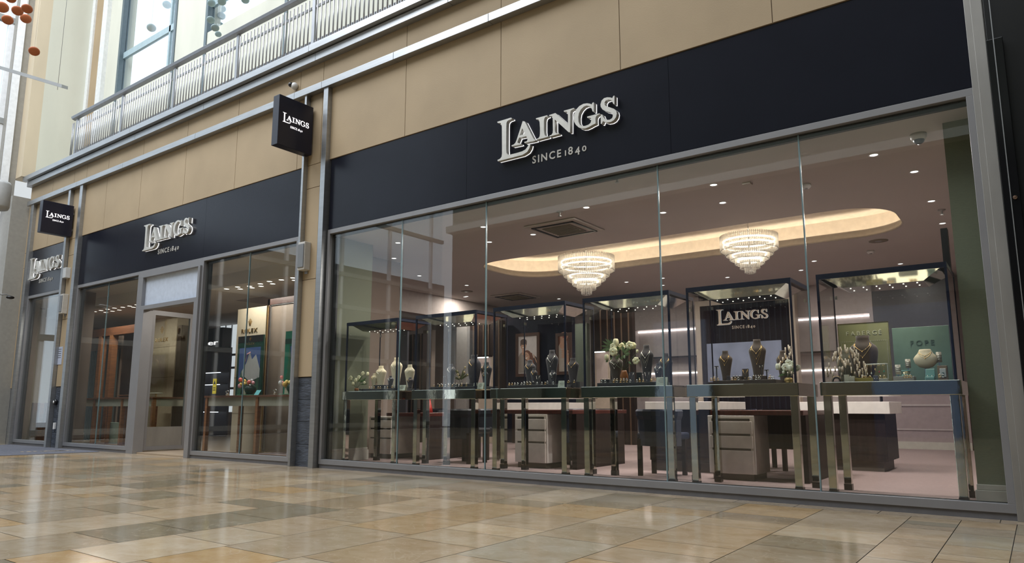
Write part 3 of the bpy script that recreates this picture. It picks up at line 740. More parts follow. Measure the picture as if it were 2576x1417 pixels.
struct('wall_back', box(-19.2, 2.2, YW+.5, YW+.7, 0, 2.97), MAUVE, 'mauve back wall')

def seg(u0, u1, y, z0, z1, m, name, label=None, cat=None, th=.08, v=960, parent=None):
    a = XU(u0, y, v); b = XU(u1, y, v)
    o = MB().box(a, b, y, y+th, z0, z1).build(name, m, parent)
    if label: tag(o, label, cat)
    return o
# shelving wall behind, with lit niches
def niches(u0, u1, y, zt, zb, label, kz=None):
    a, b = XU(u0, y), XU(u1, y)
    t = thing('wall_shelving', ((a+b)/2, y, IZ), label, 'shelving', 'lit mauve shelving on the back wall')
    MB().box(a, b, y+.25, y+.3, IZ, 2.95).box(a, b, y, y+.25, zt+.06, 2.95).box(a, b, y, y+.25, IZ, .85).build('carcass', MAUVE, t)
    MB().box(a-.03, a+.03, y-.01, y+.25, IZ, 2.95).box(b-.03, b+.03, y-.01, y+.25, IZ, 2.95).build('upright', MAUVE, t)
    MB().box(a+.03, b-.03, y+.21, y+.24, zt+.015, zt+.045).build('light_strip', LED, t)
    MB().box(a+.03, b-.03, y+.06, y+.24, zb+.05, zb+.07).build('shelf', WHITEP, t)
    MB().box(a+.03, b-.03, y+.21, y+.24, zb+.02, zb+.045).build('light_strip', LED, t)
    MB().box(a+.03, b-.03, y+.02, y+.22, zb+.35, zb+.37).build('shelf', DBROWN, t)
    return t
zt1 = ZV(1690, 832, YW)
niches(1594, 1762, YW, zt1, ZV(1700, 942, YW), 'lit mauve shelving on the back wall left of the navy logo panel')
niches(1996, 2205, YW, ZV(2100, 800, YW), ZV(2060, 935, YW), 'lit mauve shelving on the back wall right of the navy logo panel')
# navy logo panel
def logo_panel():
    y = YW-.25; a, b = XU(1748, y, 780), XU(1998, y, 760); zt = ZV(1985, 738, y); z0 = ZV(1870, 1010, y)
    t = thing('logo_panel', ((a+b)/2, y, IZ), 'navy back wall panel with lit serif letters in a cream surround', 'sign panel')
    a1, b1 = XU(1760, y, 780), XU(1984, y, 760); zi = ZV(1984, 752, y)
    MB().box(a, a1, y, y+.2, IZ, zt).box(b1, b, y, y+.2, IZ, zt).box(a1, b1, y, y+.2, zi, zt).build('surround', CREAMW, t)
    MB().box(a1, b1, y+.03, y+.06, IZ, zi).build('panel', INKW, t)
    mb = MB(); n = 16
    for i in range(n): x = a1+(b1-a1)*(i+.5)/n; mb.box(x-.012, x+.012, y+.022, y+.03, IZ, zi)
    mb.build('ribbing', NAVYW, t)
    l0, l1 = XU(1804, y, 826), XU(1932, y, 800); zb = ZV(1806, 819, y)
    wordmark(t, front(y+.02), l0, zb, l1-l0, .03, CREAMW, LETW, .012)
    tx = XU(1841, y, 826); tw = XU(1899, y, 824)-tx; tagline(t, front(y+.02), tx, ZV(1842, 827.5, y), .056, tw, CREAMW, .006)
    # lower pale photo panel
    a2, b2 = XU(1780, y, 900), XU(1968, y, 900)
    MB().box(a2, b2, y-.02, y+.02, ZV(1870, 960, y), ZV(1870, 861, y)).build('lower_panel', mat('pale_blue_print', (.22, .25, .36), .5, noise=(2.2, .2, (1, 1, 1))), t)
logo_panel()
# dark and blue right hand back wall with dado panelling
seg(2205, 2420, YW, 1.05, 2.95, mat('blue_grey_back', (.05, .045, .05), .4), 'display_wall', 'dark back wall panel at the right behind the last glass case', 'wall panel')
t = thing('wall_panelling', (XU(2330, YW), YW, IZ), 'mauve dado panelling with mouldings on the back wall at right', 'panelling')
a, b = XU(2225, YW, 1050), XU(2440, YW, 1050)
MB().box(a, b, YW-.02, YW+.05, IZ, 1.1).build('dado', mat('mauve_dado', (.30, .235, .235), .6), t)
z = ZV(2330, 1022, YW); z2 = ZV(2330, 1115, YW)
MB().box(a+.1, b-.1, YW-.035, YW-.02, z, z+.03).box(a+.1, b-.1, YW-.035, YW-.02, .35, .37).box(a+.1, a+.12, YW-.035, YW-.02, .35, z).build('moulding', MAUVE, t)
MB().box(a, b, YW-.05, YW-.02, IZ, IZ+.12).box(a, b, YW-.05, YW-.02, 1.08, 1.12).build('skirting', SKIRT, t)
# mid-depth partitions
def partition(u0, u1, y, m, label, z0=IZ, z1=2.95, slats=0, th=.12):
    a, b = XU(u0, y), XU(u1, y); t = thing('partition', ((a+b)/2, y, IZ), label, 'partition')
    MB().box(a, b, y, y+th, z0, z1).build('panel', m, t)
    if slats:
        mb = MB()
        for i in range(slats): x = a+(b-a)*(i+.5)/slats; mb.box(x-.012, x+.012, y-.015, y, z0, z1)
        mb.build('slats', BRONZE, t)
    return t
partition(1488, 1594, 6.2, DBROWN, 'tall dark brown partition between the poster wall and the lit shelving', z1=2.6, slats=6)
partition(1268, 1440, 5.6, NAVYW, 'navy partition carrying two framed photographs', z1=2.55)
partition(1172, 1262, 5.4, DBROWN, 'dark brown slatted partition left of the navy poster wall', z1=2.45, slats=7)
partition(1002, 1062, 4.6, DBROWN, 'dark brown slatted partition behind the leftmost glass case', z1=2.2, slats=6)
partition(1084, 1134, 6.2, TAUPE, 'wide taupe wall section behind the second glass case', z1=2.6)
partition(1062, 1084, 5.2, TAUPE, 'narrow taupe partition strip beside the slatted one', z1=2.35)
partition(1147, 1173, 5.3, mat('mirror_grey', (.36, .33, .31), .3), 'pale mirrored strip between taupe wall and dark slats', z1=2.4)
partition(1428, 1478, 7.2, mat('painted_green_glow', (.14, .16, .12), .6), 'panel coloured as the greenish lit room between the partitions', z1=2.5)  # greenish light of the room beyond is put into the panel colour
partition(1428, 1470, 5.0, DBROWN, 'dark door-height frame rising above the glass cases', z0=2.36, z1=2.52)
partition(934, 1003, 4.2, mat('dark_grey_back', (.045, .042, .05), .5), 'dark grey screen behind the leftmost glass case', z1=2.1)
# tall black post near right reveal
a = P(2376, 640, y=1.15).x; tag(MB().box(-.56, -.51, 1.1, 1.2, IZ, 2.25).build('black_post', BLACK), 'tall thin black post beside the olive reveal at right', 'post')

# posters -----------------------------------------------------------------
def ell(mb, cx_, cz_, rx, rz, y, rot=0, n=20, d=.002):
    pts = []
    for i in range(n):
        a = 2*PI*i/n; x, z = rx*math.cos(a), rz*math.sin(a)
        pts.append((cx_+x*math.cos(rot)-z*math.sin(rot), cz_+x*math.sin(rot)+z*math.cos(rot)))
    mb.prism([pts], lambda a, b, dd: (a, y-dd, b), 0, d)
SKINP = mat('print_skin', (.42, .24, .16), .6); HAIRP = mat('print_brown_hair', (.06, .03, .02), .6); HAIRR = mat('print_auburn_hair', (.13, .045, .025), .6)
GREYP = mat('print_grey_jumper', (.24, .20, .17), .6); DRKP = mat('print_dark_top', (.03, .025, .03), .6); WHP = mat('print_white', (.50, .45, .43), .6); SMILE = mat('print_teeth', (.7, .65, .6), .6)
def framed(u0, u1, v0, v1, y, label, kind):
    a, b = XU(u0, y, v0), XU(u1, y, v0); z1 = ZV((u0+u1)/2, v0, y); z0 = ZV((u0+u1)/2, v1, y); w = b-a; h = z1-z0
    t = thing('framed_photograph', ((a+b)/2, y, z0), label, 'framed picture', 'framed photographs on the navy partition')
    e = .06
    MB().box(a-e, a, y-.03, y, z0-e, z1+e).box(b, b+e, y-.03, y, z0-e, z1+e).box(a, b, y-.03, y, z1, z1+e).box(a, b, y-.03, y, z0-e, z0).build('frame', mat('poster_frame', (.07, .035, .025), .3), t)
    MB().box(a, b, y-.012, y, z0, z1).build('print', WHP, t)
    X = lambda k: a+w*k; Z = lambda k: z0+h*k; yy = y-.012
    def poly(pts, m, d=.002): 
        mb = MB(); mb.prism([[(X(p), Z(q)) for p, q in pts]], lambda aa, bb, dd: (aa, yy-dd, bb), 0, d); mb.build('figure', m, t)
    def el(p, q, rx, rz, m, d, rot=0): mb = MB(); ell(mb, X(p), Z(q), w*rx, h*rz, yy, rot, 20, d); mb.build('figure', m, t)
    if kind == 'couple':
        poly([(.02, .02), (.0, .45), (.12, .55), (.3, .6), (.5, .45), (.75, .02)], GREYP)
        poly([(.5, .02), (.62, .3), (.9, .45), (1, .4), (1, .02)], DRKP, .0022)
        el(.27, .76, .15, .12, SKINP, .003); el(.28, .85, .17, .08, HAIRP, .004); el(.14, .80, .03, .06, HAIRP, .0042); el(.42, .82, .025, .06, HAIRP, .0042)
        poly([(.2, .5), (.2, .68), (.36, .68), (.36, .5)], SKINP, .0028)
        el(.5, .47, .21, .16, HAIRR, .0045, .5); poly([(.55, .5), (.72, .55), (.85, .3), (.8, .15), (.6, .2)], HAIRR, .0046)
        el(.46, .46, .13, .12, SKINP, .006, .5); poly([(.5, .12), (.52, .36), (.68, .38), (.72, .12)], SKINP, .0052)
        el(.27, .70, .06, .012, SMILE, .0065); el(.45, .41, .05, .014, SMILE, .0075, .4)
        for p, q in ((.22, .78), (.33, .78)): el(p, q, .02, .008, HAIRP, .007)
        for p, q in ((.42, .50), (.52, .48)): el(p, q, .02, .008, HAIRP, .008)
        for i in range(4): el(.86+i*.035, .44-i*.045, .02, .07, SKINP, .007+i*.0004, .5)
    else:
        poly([(0, 0), (0, .78), (.35, .86), (1, .7), (1, 0)], mat('print_cream_blouse', (.36, .31, .27), .6))
        el(.55, .98, .5, .14, SKINP, .003); poly([(.1, .7), (.2, .95), (.8, .95), (.7, .7), (.35, .62)], SKINP, .0035)
        poly([(0, .72), (0, 1), (.16, 1), (.14, .8)], HAIRR, .004); poly([(.86, .5), (.8, .9), (.95, 1), (1, 1), (1, .5)], HAIRR, .004)
        el(.6, .97, .22, .022, mat('print_lips', (.30, .06, .05), .5), .0048)
        for i in range(4): el(.62, .58-i*.06, .36, .035, SKINP, .005+i*.0003, -.12)
        poly([(.7, .05), (.66, .4), (1, .45), (1, .05)], SKINP, .0049)
framed(1305, 1352, 846, 940, 5.58, 'framed photograph of two smiling people in brown frame on the navy partition', 'couple')
framed(1406, 1432, 846, 935, 5.58, 'framed photograph of a person in a cream blouse with raised hand', 'woman')
def chrono():
    y = 4.05; a, b = XU(953, y, 870), XU(992, y, 870); z1 = ZV(972, 876, y); z0 = ZV(972, 975, y); w = b-a
    MB().box(a-.3, b+.35, y+.002, y+.05, IZ, 2.3).build('poster_backing', MC['dark_grey_back'], thing('poster_wall', ((a+b)/2, y, IZ), 'dark upright wall panel carrying the watch poster', 'wall panel'))
    t = thing('watch_poster', ((a+b)/2, y, z0), 'white poster with bold black lettering and a chequered watch behind the leftmost case', 'poster')
    MB().box(a, b, y-.01, y, z0, z1).build('print', mat('poster_paper', (.55, .56, .52), .5), t)
    f = front(y-.01); m1 = MB()
    h = (z1-z0)
    text(m1, 'BLACK B', f, a+w*.08, z1-h*.22, h*.085, .02, .02, 0, .002, width=w*.9)
    m1.build('headline', INK, t)
    m2 = MB(); text(m2, 'CHRONO', f, a+w*.08, z1-h*.38, h*.085, .02, 0, 0, .002, width=w*.86); m2.build('subtitle', mat('ink_grey', (.12, .12, .13), .6), t)
    m3 = MB()
    for i in range(7):
        for j in range(5):
            if (i+j) % 2 == 0: m3.box(a+w*(.40+j*.1), a+w*(.50+j*.1), y-.013, y-.01, z1-h*(.50+i*.03), z1-h*(.475+i*.03))
    m3.build('watch_strap', INK, t)
    m4 = MB(); ell(m4, a+w*.66, z0+h*.16, w*.38, w*.38, y-.01, 0, 28, .003); ob = m4.build('watch_bezel', mat('bezel_grey', (.16, .16, .17), .4), t)
    m5 = MB(); ell(m5, a+w*.66, z0+h*.16, w*.29, w*.29, y-.013, 0, 28, .003); m5.build('watch_face', mat('face_grey', (.42, .42, .42), .4), ob)
    m6 = MB()
    for i in range(12):
        an = 2*PI*i/12; m6.box(a+w*.66+w*.24*math.cos(an)-.006, a+w*.66+w*.24*math.cos(an)+.006, y-.018, y-.016, z0+h*.16+w*.24*math.sin(an)-.006, z0+h*.16+w*.24*math.sin(an)+.006)
    m6.build('hour_markers', INK, ob)
    xa = XU(937, 4.1, 900); tag(MB().box(xa-.012, xa+.03, 4.05, 4.09, ZV(937, 950, 4.1), ZV(937, 874, 4.1)).build('strip_lamp', LED), 'upright pinkish strip light beside the watch poster', 'lamp')
chrono()
# bright lit niche left of dark partition (behind case 2/4)
def lit_box(u0, u1, v0, v1, y, label):
    a, b = XU(u0, y, v0), XU(u1, y, v0); z1 = ZV((u0+u1)/2, v0, y); z0 = ZV((u0+u1)/2, v1, y)
    t = thing('lit_niche', ((a+b)/2, y, z0), label, 'display niche')
    MB().box(a-.04, b+.04, y, y+.02, IZ, z1+.04).build('frame', CREAMW, t)
    MB().box(a, b, y-.006, y, z0, z1).build('back_panel', mat('niche_pink', (.62, .50, .46), .6), t)
    MB().box(a, b, y-.10, y-.08, z1, z1+.02).build('light_strip', LED, t)
    MB().box(a-.04, b+.04, y-.12, y, z1+.02, z1+.05).build('canopy', DBROWN, t)
lit_box(1200, 1235, 902, 972, 5.2, 'bright pink-lit niche behind the second glass case')
lit_box(1500, 1528, 888, 972, 6.0, 'bright pale niche behind the fourth glass case at its left')

# ------------------------------------------------------------------ ceiling fittings
def lamp_disc(p, z, w, r=.035, col=(1, .94, .90)):
    l = bpy.data.lights.new('downlight_beam', 'AREA'); l.shape = 'DISK'; l.size = r*2; l.energy = w; l.color = col
    o = bpy.data.objects.new('downlight_beam', l); C.objects.link(o); o.location = (p.x, p.y, z)
def ceiling_fittings():
    D = [(2300,432),(2198,390),(1795,465),(1818,510),(1668,535),(1475,522),(1231,609),(1341,590),(1216,571),(1001,611),(991,650),(1055,694),(2343,506),(2371,562),(2265,664),(2048,657),(2015,680),(1576,710),(1667,700),(1667,718),(1174,746),(1406,752),(1174,718),(1170,747),(976,797),(1830,698)]
    proto = None
    for i, (u, v) in enumerate(D):
        p = P(u, v, z=2.95); (p.y < 2 and p.x < -6.5) or lamp_disc(p, 2.944, 26 if p.y < 2 else 13)
        if proto is None:
            t = thing('downlight', (p.x, p.y, 2.95), 'small round recessed downlight in the taupe shop ceiling', 'ceiling light', 'downlights in the shop ceiling')
            MB().lathe([(.048, 0), (.048, -.004), (.036, -.004), (.033, -.001)], (p.x, p.y, 2.95), 18, caps=False).build('bezel', WHITE, t)
            MB().lathe([(.034, -.0015), (.001, -.0015)], (p.x, p.y, 2.95), 18, caps=False).build('lens', DOWN, t); proto = t
        else: dup(proto, (p.x, p.y, 2.95), proto['label'])
    def cassette(u0, v0, label, sx=.78, sy=.78):
        p = P(u0, v0, z=2.945); t = thing('air_conditioner', (p.x, p.y, 2.95), label, 'air conditioner', 'square ceiling air conditioners')
        x, y = p.x, p.y; w = .37
        MB().box(x-w, x+w, y-w, y+w, 2.925, 2.9495).build('panel', mat('ac_white', (.45, .40, .35), .5), t, .02)
        mb = MB(); q = .30
        for a, b, c_, d in ((x-q, x+q, y-q, y-q+.03), (x-q, x+q, y+q-.03, y+q), (x-q, x-q+.03, y-q, y+q), (x+q-.03, x+q, y-q, y+q)): mb.box(a, b, c_, d, 2.915, 2.926)
        mb.build('louvre', BLACK, t)
        g = MB(); 
        g.box(x-.2, x+.2, y-.2, y+.2, 2.912, 2.926)
        for k in range(9): g.box(x-.19, x+.19, y-.19+k*.045, y-.18+k*.045, 2.905, 2.912)
        g.build('grille', mat('ac_grille', (.20, .17, .12), .6), t)
    cassette(1420, 574, 'square ceiling air conditioner nearest the window, its louvres open')
    cassette(1297, 746, 'square ceiling air conditioner farther back on the left')
    def sprinkler(u, v, lab):
        p = P(u, v, z=2.94); t = thing('sprinkler', (p.x, p.y, 2.95), lab, 'sprinkler')
        MB().lathe([(.04, 0), (.04, -.006), (.012, -.012), (.009, -.045)], (p.x, p.y, 2.95), 14).build('body', STEELD, t)
        MB().lathe([(.022, -.05), (.022, -.055)], (p.x, p.y, 2.95), 10).build('deflector', STEELD, t)
    sprinkler(1552, 449, 'ceiling sprinkler close behind the glass in the middle of the big window')
    sprinkler(1408, 535, 'ceiling sprinkler in front of the nearer air conditioner')
    sprinkler(2369, 530, 'ceiling sprinkler close to the olive reveal at right')
    def puck(u, v, r, h, m, name, lab, cat):
        p = P(u, v, z=2.945); t = thing(name, (p.x, p.y, 2.95), lab, cat)
        MB().lathe([(r, 0), (r, -h*.6), (r*.7, -h)], (p.x, p.y, 2.95), 20).build('body', m, t)
        MB().lathe([(r*.4, -h), (r*.35, -h*1.2)], (p.x, p.y, 2.95), 14).build('centre', STEELD, t)
    puck(2027, 466, .05, .04, WHITE, 'smoke_detector', 'white smoke detector just right of a glass joint on the ceiling', 'smoke detector')
    puck(2190, 632, .05, .04, WHITE, 'smoke_detector', 'white smoke detector on the ceiling above the two right-hand glass cases', 'smoke detector')
    puck(2210, 607, .12, .008, MC['ac_grille'], 'ceiling_speaker', 'flat round speaker in the ceiling right of the lit recess', 'ceiling speaker')
    puck(1174, 734, .12, .008, MC['ac_grille'], 'ceiling_speaker', 'flat round speaker in the ceiling left of the lit recess', 'ceiling speaker')
    p = P(1880, 463, z=2.94); tag(MB().box(p.x-.04, p.x+.04, p.y-.04, p.y+.04, 2.93, 2.95).build('ceiling_sensor', SKIRT), 'small square sensor on the ceiling above the nearer chandelier', 'sensor')
    p = P(2310, 338, z=2.95); t = thing('dome_camera', (p.x, p.y, 2.95), 'white dome security camera hanging from the ceiling at the right of the big window', 'security camera')
    MB().lathe([(.062, 0), (.06, -.03), (.05, -.05)], (p.x, p.y, 2.95), 24).build('housing', SKIRT, t)
    MB().ball((p.x, p.y, 2.905), .043, 18).build('dome', BLACK, t)
ceiling_fittings()

# ------------------------------------------------------------------ chandeliers
def chandelier(x, y, z, R, lab):
    t = thing('chandelier', (x, y, 3.30), lab, 'chandelier', 'tiered crystal chandeliers')
    MB().tube([(x, y, 3.30), (x, y, z+.02)], .006, 6).build('chain', CHROME, t)
    MB().lathe([(.05, 0), (.05, -.02), (.01, -.04)], (x, y, 3.30), 16).build('ceiling_rose', CHROME, t)
    H = R*1.36
    tiers = [(1.0, 0.0, .38, 92), (.82, .30, .52, 78), (.67, .44, .64, 64), (.50, .56, .76, 48), (.335, .68, .88, 32), (.18, .80, 1.0, 18)]
    fr = MB(); 
    for k, (r, a, b, n) in enumerate(tiers):
        mb = MB()
        for i in range(n):
            an = 2*PI*i/n; px, py = x+R*r*math.cos(an), y+R*r*math.sin(an)
            mb.tube([(px, py, z-H*a+.01), (px, py, z-H*b)], .0072, 5)
        tr = mb.build('crystal_tier', ROD, t)
        rg = MB().torus((x, y, z-H*b), R*r, .004, 'z', n, 5).torus((x, y, z-H*a-.012), R*r*.985, .0045, 'z', n, 5)
        rg.build('tier_ring', CHROME, tr)
    for i in range(4):
        an = PI*i/4; fr.tube([(x+R*.97*math.cos(an), y+R*.97*math.sin(an), z-.02), (x-R*.97*math.cos(an), y-R*.97*math.sin(an), z-.02)], .005, 5)
    fr.tube([(x, y, z+.02), (x, y, z-H*.9)], .008, 6)
    fr.build('frame', CHROME, t)
    for r, a in ((.90, .13), (.90, .25), (.60, .50), (.43, .66)):
        MB().torus((x, y, z-H*a), R*r, .011, 'z', 40, 6).build('light_ring', BULB, t)
chandelier(-5.42, 3.4, 3.0, .425, 'tiered crystal chandelier hanging at the left half of the ceiling recess')
chandelier(-2.93, 3.4, 2.97, .365, 'tiered crystal chandelier hanging at the right half of the ceiling recess, nearer')

# ------------------------------------------------------------------ furniture
def pedestal(x0, x1, y0, d, zt, lab):
    t = thing('drawer_unit', ((x0+x1)/2, y0+d/2, IZ), lab, 'drawer unit', 'pale three-drawer units behind the window cases')
    MB().box(x0, x1, y0+.012, y0+d, IZ+.06, zt).build('body', WHITEP, t, .003)
    MB().box(x0+.03, x1-.03, y0+.03, y0+d-.02, IZ, IZ+.06).build('plinth', mat('plinth_taupe', (.10, .08, .065), .6), t)
    h = zt-(IZ+.06); w = x1-x0
    zs = [(IZ+.065, IZ+.06+h*.40), (IZ+.06+h*.44, IZ+.06+h*.65), (IZ+.06+h*.69, IZ+.06+h*.90)]
    for a, b in zs:
        dr = MB().box(x0+.02, x1-.02, y0, y0+.014, a, b).build('drawer', WHITEP, t, .002)
        MB().box(x0+.04, x1-.04, y0+.006, y0+.0135, b, b+.028).build('finger_pull', mat('pull_bronze', (.13, .11, .09), .4, .4), dr)
YC = .93
pedestal(XU(926, 1.02, 1100), XU(986, 1.02, 1100), 1.02, .52, .60, 'pale three-drawer unit farthest left behind the first glass case')
pedestal(XU(1294, YC, 1120), XU(1375, YC, 1120), YC, .58, .645, 'pale three-drawer unit in the middle under a red-brown desk top')
pedestal(XU(1782, YC, 1130), XU(1899, YC, 1130), YC, .44, .645, 'pale three-drawer unit at right behind the logo-facing case')
def desk(x0, x1, y0, y1, z, lab, m=REDW, legm=DBROWN):
    t = thing('consultation_desk', ((x0+x1)/2, (y0+y1)/2, IZ), lab, 'desk', 'dark consultation desks')
    MB().box(x0, x1, y0, y1, z, z+.045).build('desk_top', m, t, .004)
    MB().box(x1-.06, x1, y0+.08, y1-.08, IZ, z).build('end_panel', legm, t)
    MB().box(x0+.1, x1-.06, y1-.35, y1-.3, z-.35, z).build('modesty_panel', legm, t)
desk(-7.24, XU(1100, 1.3, 1035), 1.05, 2.1, .605, 'dark red-brown desk top behind the first glass case')
desk(-5.35, -4.20, .95, 2.25, .65, 'dark red-brown desk top resting on the middle drawer unit')
desk(-2.62, -1.75, .95, 2.1, .65, 'dark desk top over the right drawer unit')
def counter(x0, x1, y0, y1, zb, zt, lab, body=DBROWN, overhang=.06):
    t = thing('counter', ((x0+x1)/2, (y0+y1)/2, IZ), lab, 'counter')
    MB().box(x0+overhang, x1-overhang, y0+.05, y1-.05, IZ+.11, zb).build('body', body, t, .003)
    MB().box(x0+overhang+.03, x1-overhang-.05, y0+.10, y1-.1, IZ, IZ+.11).build('plinth', MC['plinth_taupe'], t)
    MB().box(x0, x1, y0, y1, zb, zt).build('top', WHITEP, t, .003)
counter(-2.25, -1.30, 2.66, 3.5, .655, .785, 'dark walnut counter with thick pale top at right behind the last case')
counter(-3.56, -2.75, 1.45, 2.4, .70, .785, 'dark walnut counter with pale top behind the fourth glass case', overhang=.02)
counter(XU(1276, 3.6, 1020), XU(1412, 3.6, 1020), 3.6, 4.3, .68, .80, 'pale-topped counter deeper in the shop between the desks')

# chairs
def chair_proto(m):
    t = thing('tub_chair', (0, 0, 0), 'x', 'chair', 'dark upholstered chairs at the desks')
    # seat pad facing +y (away from window), back towards -y
    MB().box(-.21, .21, -.14, .24, .36, .43).build('seat', m, t, .02)
    mb = MB()
    n = 9; vs = []; fs = []
    prof = [(.30, 1.0), (.43, 1.0), (.56, 1.02), (.60, 1.10), (.645, 1.12), (.665, 1.06)]
    for z, k in prof:
        for i in range(n):
            a = PI*(1.0+i/(n-1)); vs.append((.225*k*math.cos(a), -.02+.20*k*math.sin(a), z))
        for i in range(n-1, -1, -1):
            a = PI*(1.0+i/(n-1)); vs.append((.19*k*math.cos(a), -.02+.165*k*math.sin(a), z))
    N = 2*n
    for j in range(len(prof)-1):
        for i in range(N): a, b = j*N+i, j*N+(i+1) % N; fs.append((a, b, b+N, a+N))
    for j in (0, len(prof)-1):
        for i in range(n-1): q = j*N; fs.append((q+i, q+i+1, q+N-2-i, q+N-1-i))
    mb.add(vs, fs); mb.build('backrest', m, t)
    for sx in (-1, 1):
        for sy in (-.15, .17): MB().box(sx*.17-.02, sx*.17+.02, sy-.02, sy+.02, 0, .37).build('leg', DBROWN, t)
    return t
cp = chair_proto(LEATH); cn = chair_proto(NLEATH); used = set()
for src, u, v, y, rz, lab in (
    (cp, 1172, 1110, 1.10, 0, 'black leather tub chair seen from behind, between first and middle drawer units'),
    (cp, 1214, 1110, 1.75, .1, 'black tub chair just left of the middle drawer unit behind a table leg'),
    (cp, 1117, 1090, 2.55, -1.2, 'black chair side-on at the far end of the first desk'),
    (cn, 1456, 1090, 2.75, .2, 'slim navy chair right of the middle desk'),
    (cn, 1664, 1110, .98, 0, 'navy leather chair seen from behind in front of the pale-topped counter'),
    (cp, 1508, 1085, 3.7, 1.3, 'black chair with a round seat left of the walnut counter'),
    (cn, 1850, 1060, 2.6, PI, 'navy chair behind the right drawer unit'),
    (cp, 1958, 1080, 2.45, PI-.3, 'black chair side-on between right drawer unit and dark counter'),
    (cp, 1725, 1085, 2.7, 1.5, 'black round-seated chair in the gap before the right drawer unit')):
    x = XU(u, y, v)
    if id(src) not in used:
        used.add(id(src)); src.location = (x, y, IZ); src.rotation_euler = (0, 0, rz); src['label'] = lab
    else: dup(src, (x, y, IZ), lab, rz=rz)
# small accessories on the desks
p = P(1060, 1030, y=1.5)
t = thing('perforated_lamp', (-6.95, 1.6, .65), 'red pointed object standing on the far left desk', 'ornament')
MB().lathe([(.05, 0), (.035, .08), (.005, .2)], tuple(t.location), 14).build('cone', mat('red_plastic', (.45, .03, .02), .4), t)

# ------------------------------------------------------------------ glass display cases
YF, YK = .15, .78       # front and back of the tables
TZ0, TZ1 = .815, .922   # apron
BZ = 1.795              # top of glass box
CW = .955
def case_proto():
    x0, x1 = 0., CW
    t = thing('display_case', (0, 0, 0), 'x', 'display case', 'glass display cases on mirror-polished tables')
    t.location = (0, 0, 0)
    MB().box(x0, x1, YF, YK, TZ0, TZ1).build('table_top', MIRROR, t, .004)
    for lx, ly in ((x0+.015, YF+.02), (x1-.075, YF+.02), (x0+.015, YK-.08), (x1-.075, YK-.08)):
        lg = MB().box(lx, lx+.058, ly, ly+.058, IZ, TZ0).build('leg', MIRROR, t, .003)
        MB().box(lx-.002, lx+.06, ly-.002, ly+.06, IZ, IZ+.05).build('foot', BLACK, lg)
    g0, g1, h0, h1 = x0+.018, x1-.018, YF+.025, YK-.02
    w = .017
    fr = MB()
    for px in (g0, g1-w): fr.box(px, px+w, h0, h0+w, TZ1, BZ)
    for px in (g0, g1-w*.6): fr.box(px, px+w*.6, h1-w*.6, h1, TZ1, BZ)
    fr.box(g0, g1, h0-.003, h0+.014, BZ-.042, BZ); fr.box(g0, g1, h1-.014, h1, BZ-.032, BZ); fr.box(g0, g0+.014, h0, h1, BZ-.032, BZ); fr.box(g1-.014, g1, h0, h1, BZ-.032, BZ)
    fr.box(g0, g1, h0, h1, BZ-.006, BZ)
    fr.build('case_frame', DFRAME, t)
    e = .004
    for a in (MB().box(g0+w, g1-w, h0+.004, h0+.004+e, TZ1+.001, BZ-.032), MB().box(g0+.004, g0+.004+e, h0+w, h1-w, TZ1+.001, BZ-.032),
              MB().box(g1-.004-e, g1-.004, h0+w, h1-w, TZ1+.001, BZ-.032), MB().box(g0+w, g1-w, h1-.004-e, h1-.004, TZ1+.001, BZ-.032)):
        a.build('glass_panel', GLASSC, t)
    # hipped light tray under the lid
    m = .05; k = .15; zt = BZ-.034; zb = zt-.075
    lid = MB()
    A = [(g0+m, h0+m, zt), (g1-m, h0+m, zt), (g1-m, h1-m, zt), (g0+m, h1-m, zt)]
    B = [(g0+m+k*.8, h0+m+.07, zb), (g1-m-k*.8, h0+m+.07, zb), (g1-m-k*.8, h1-m-.07, zb), (g0+m+k*.8, h1-m-.07, zb)]
    lid.add(A+B, [(0, 1, 5, 4), (1, 2, 6, 5), (2, 3, 7, 6), (3, 0, 4, 7)]); lid.mi(1).add(B, [(0, 1, 2, 3)])
    lo = lid.build('light_tray', [LIDM, LIDB], t)
    for i in range(6):
        for j in range(2):
            cx_ = g0+m+k*.8+.05+(g1-g0-2*m-1.6*k-.1)*i/5; cy_ = h0+m+.14+j*.14
            MB().lathe([(.0055, -.001), (.0055, -.003), (.001, -.004)], (cx_, cy_, zb), 8).build('spotlight', SPOT, lo)
    MB().box(g0+.02, g0+.035, h1-.03, h1-.005, BZ-.14, BZ-.11).box(g1-.04, g1-.02, h1-.03, h1-.005, BZ-.14, BZ-.11).build('hinge', CHROME, t)
    return t
CASEX = [-7.11, -5.895, -4.735, -3.61, -2.525, -1.405]
CLAB = ['glass case on mirror-polished table, leftmost, holding cream necklace busts', 'second glass case from the left, with dry foliage among dark busts', 'third glass case from the left, in front of the framed photographs',
        'fourth glass case, holding the large cream flower arrangement', 'fifth glass case, in front of the navy logo panel', 'rightmost glass case, with pale green and teal backing boards']
c0 = case_proto(); c0.location = (CASEX[0], 0, 0); c0['label'] = CLAB[0]
for x, l in zip(CASEX[1:], CLAB[1:]): dup(c0, (x, 0, 0), l)
for x in CASEX:
    l = bpy.data.lights.new('case_light', 'AREA'); l.shape = 'RECTANGLE'; l.size = .6; l.size_y = .2; l.energy = 2.1; l.color = (1, .88, .72); l.spread = 2.2
    o = bpy.data.objects.new('case_light', l); C.objects.link(o); o.location = (x+CW/2, .46, BZ-.125)

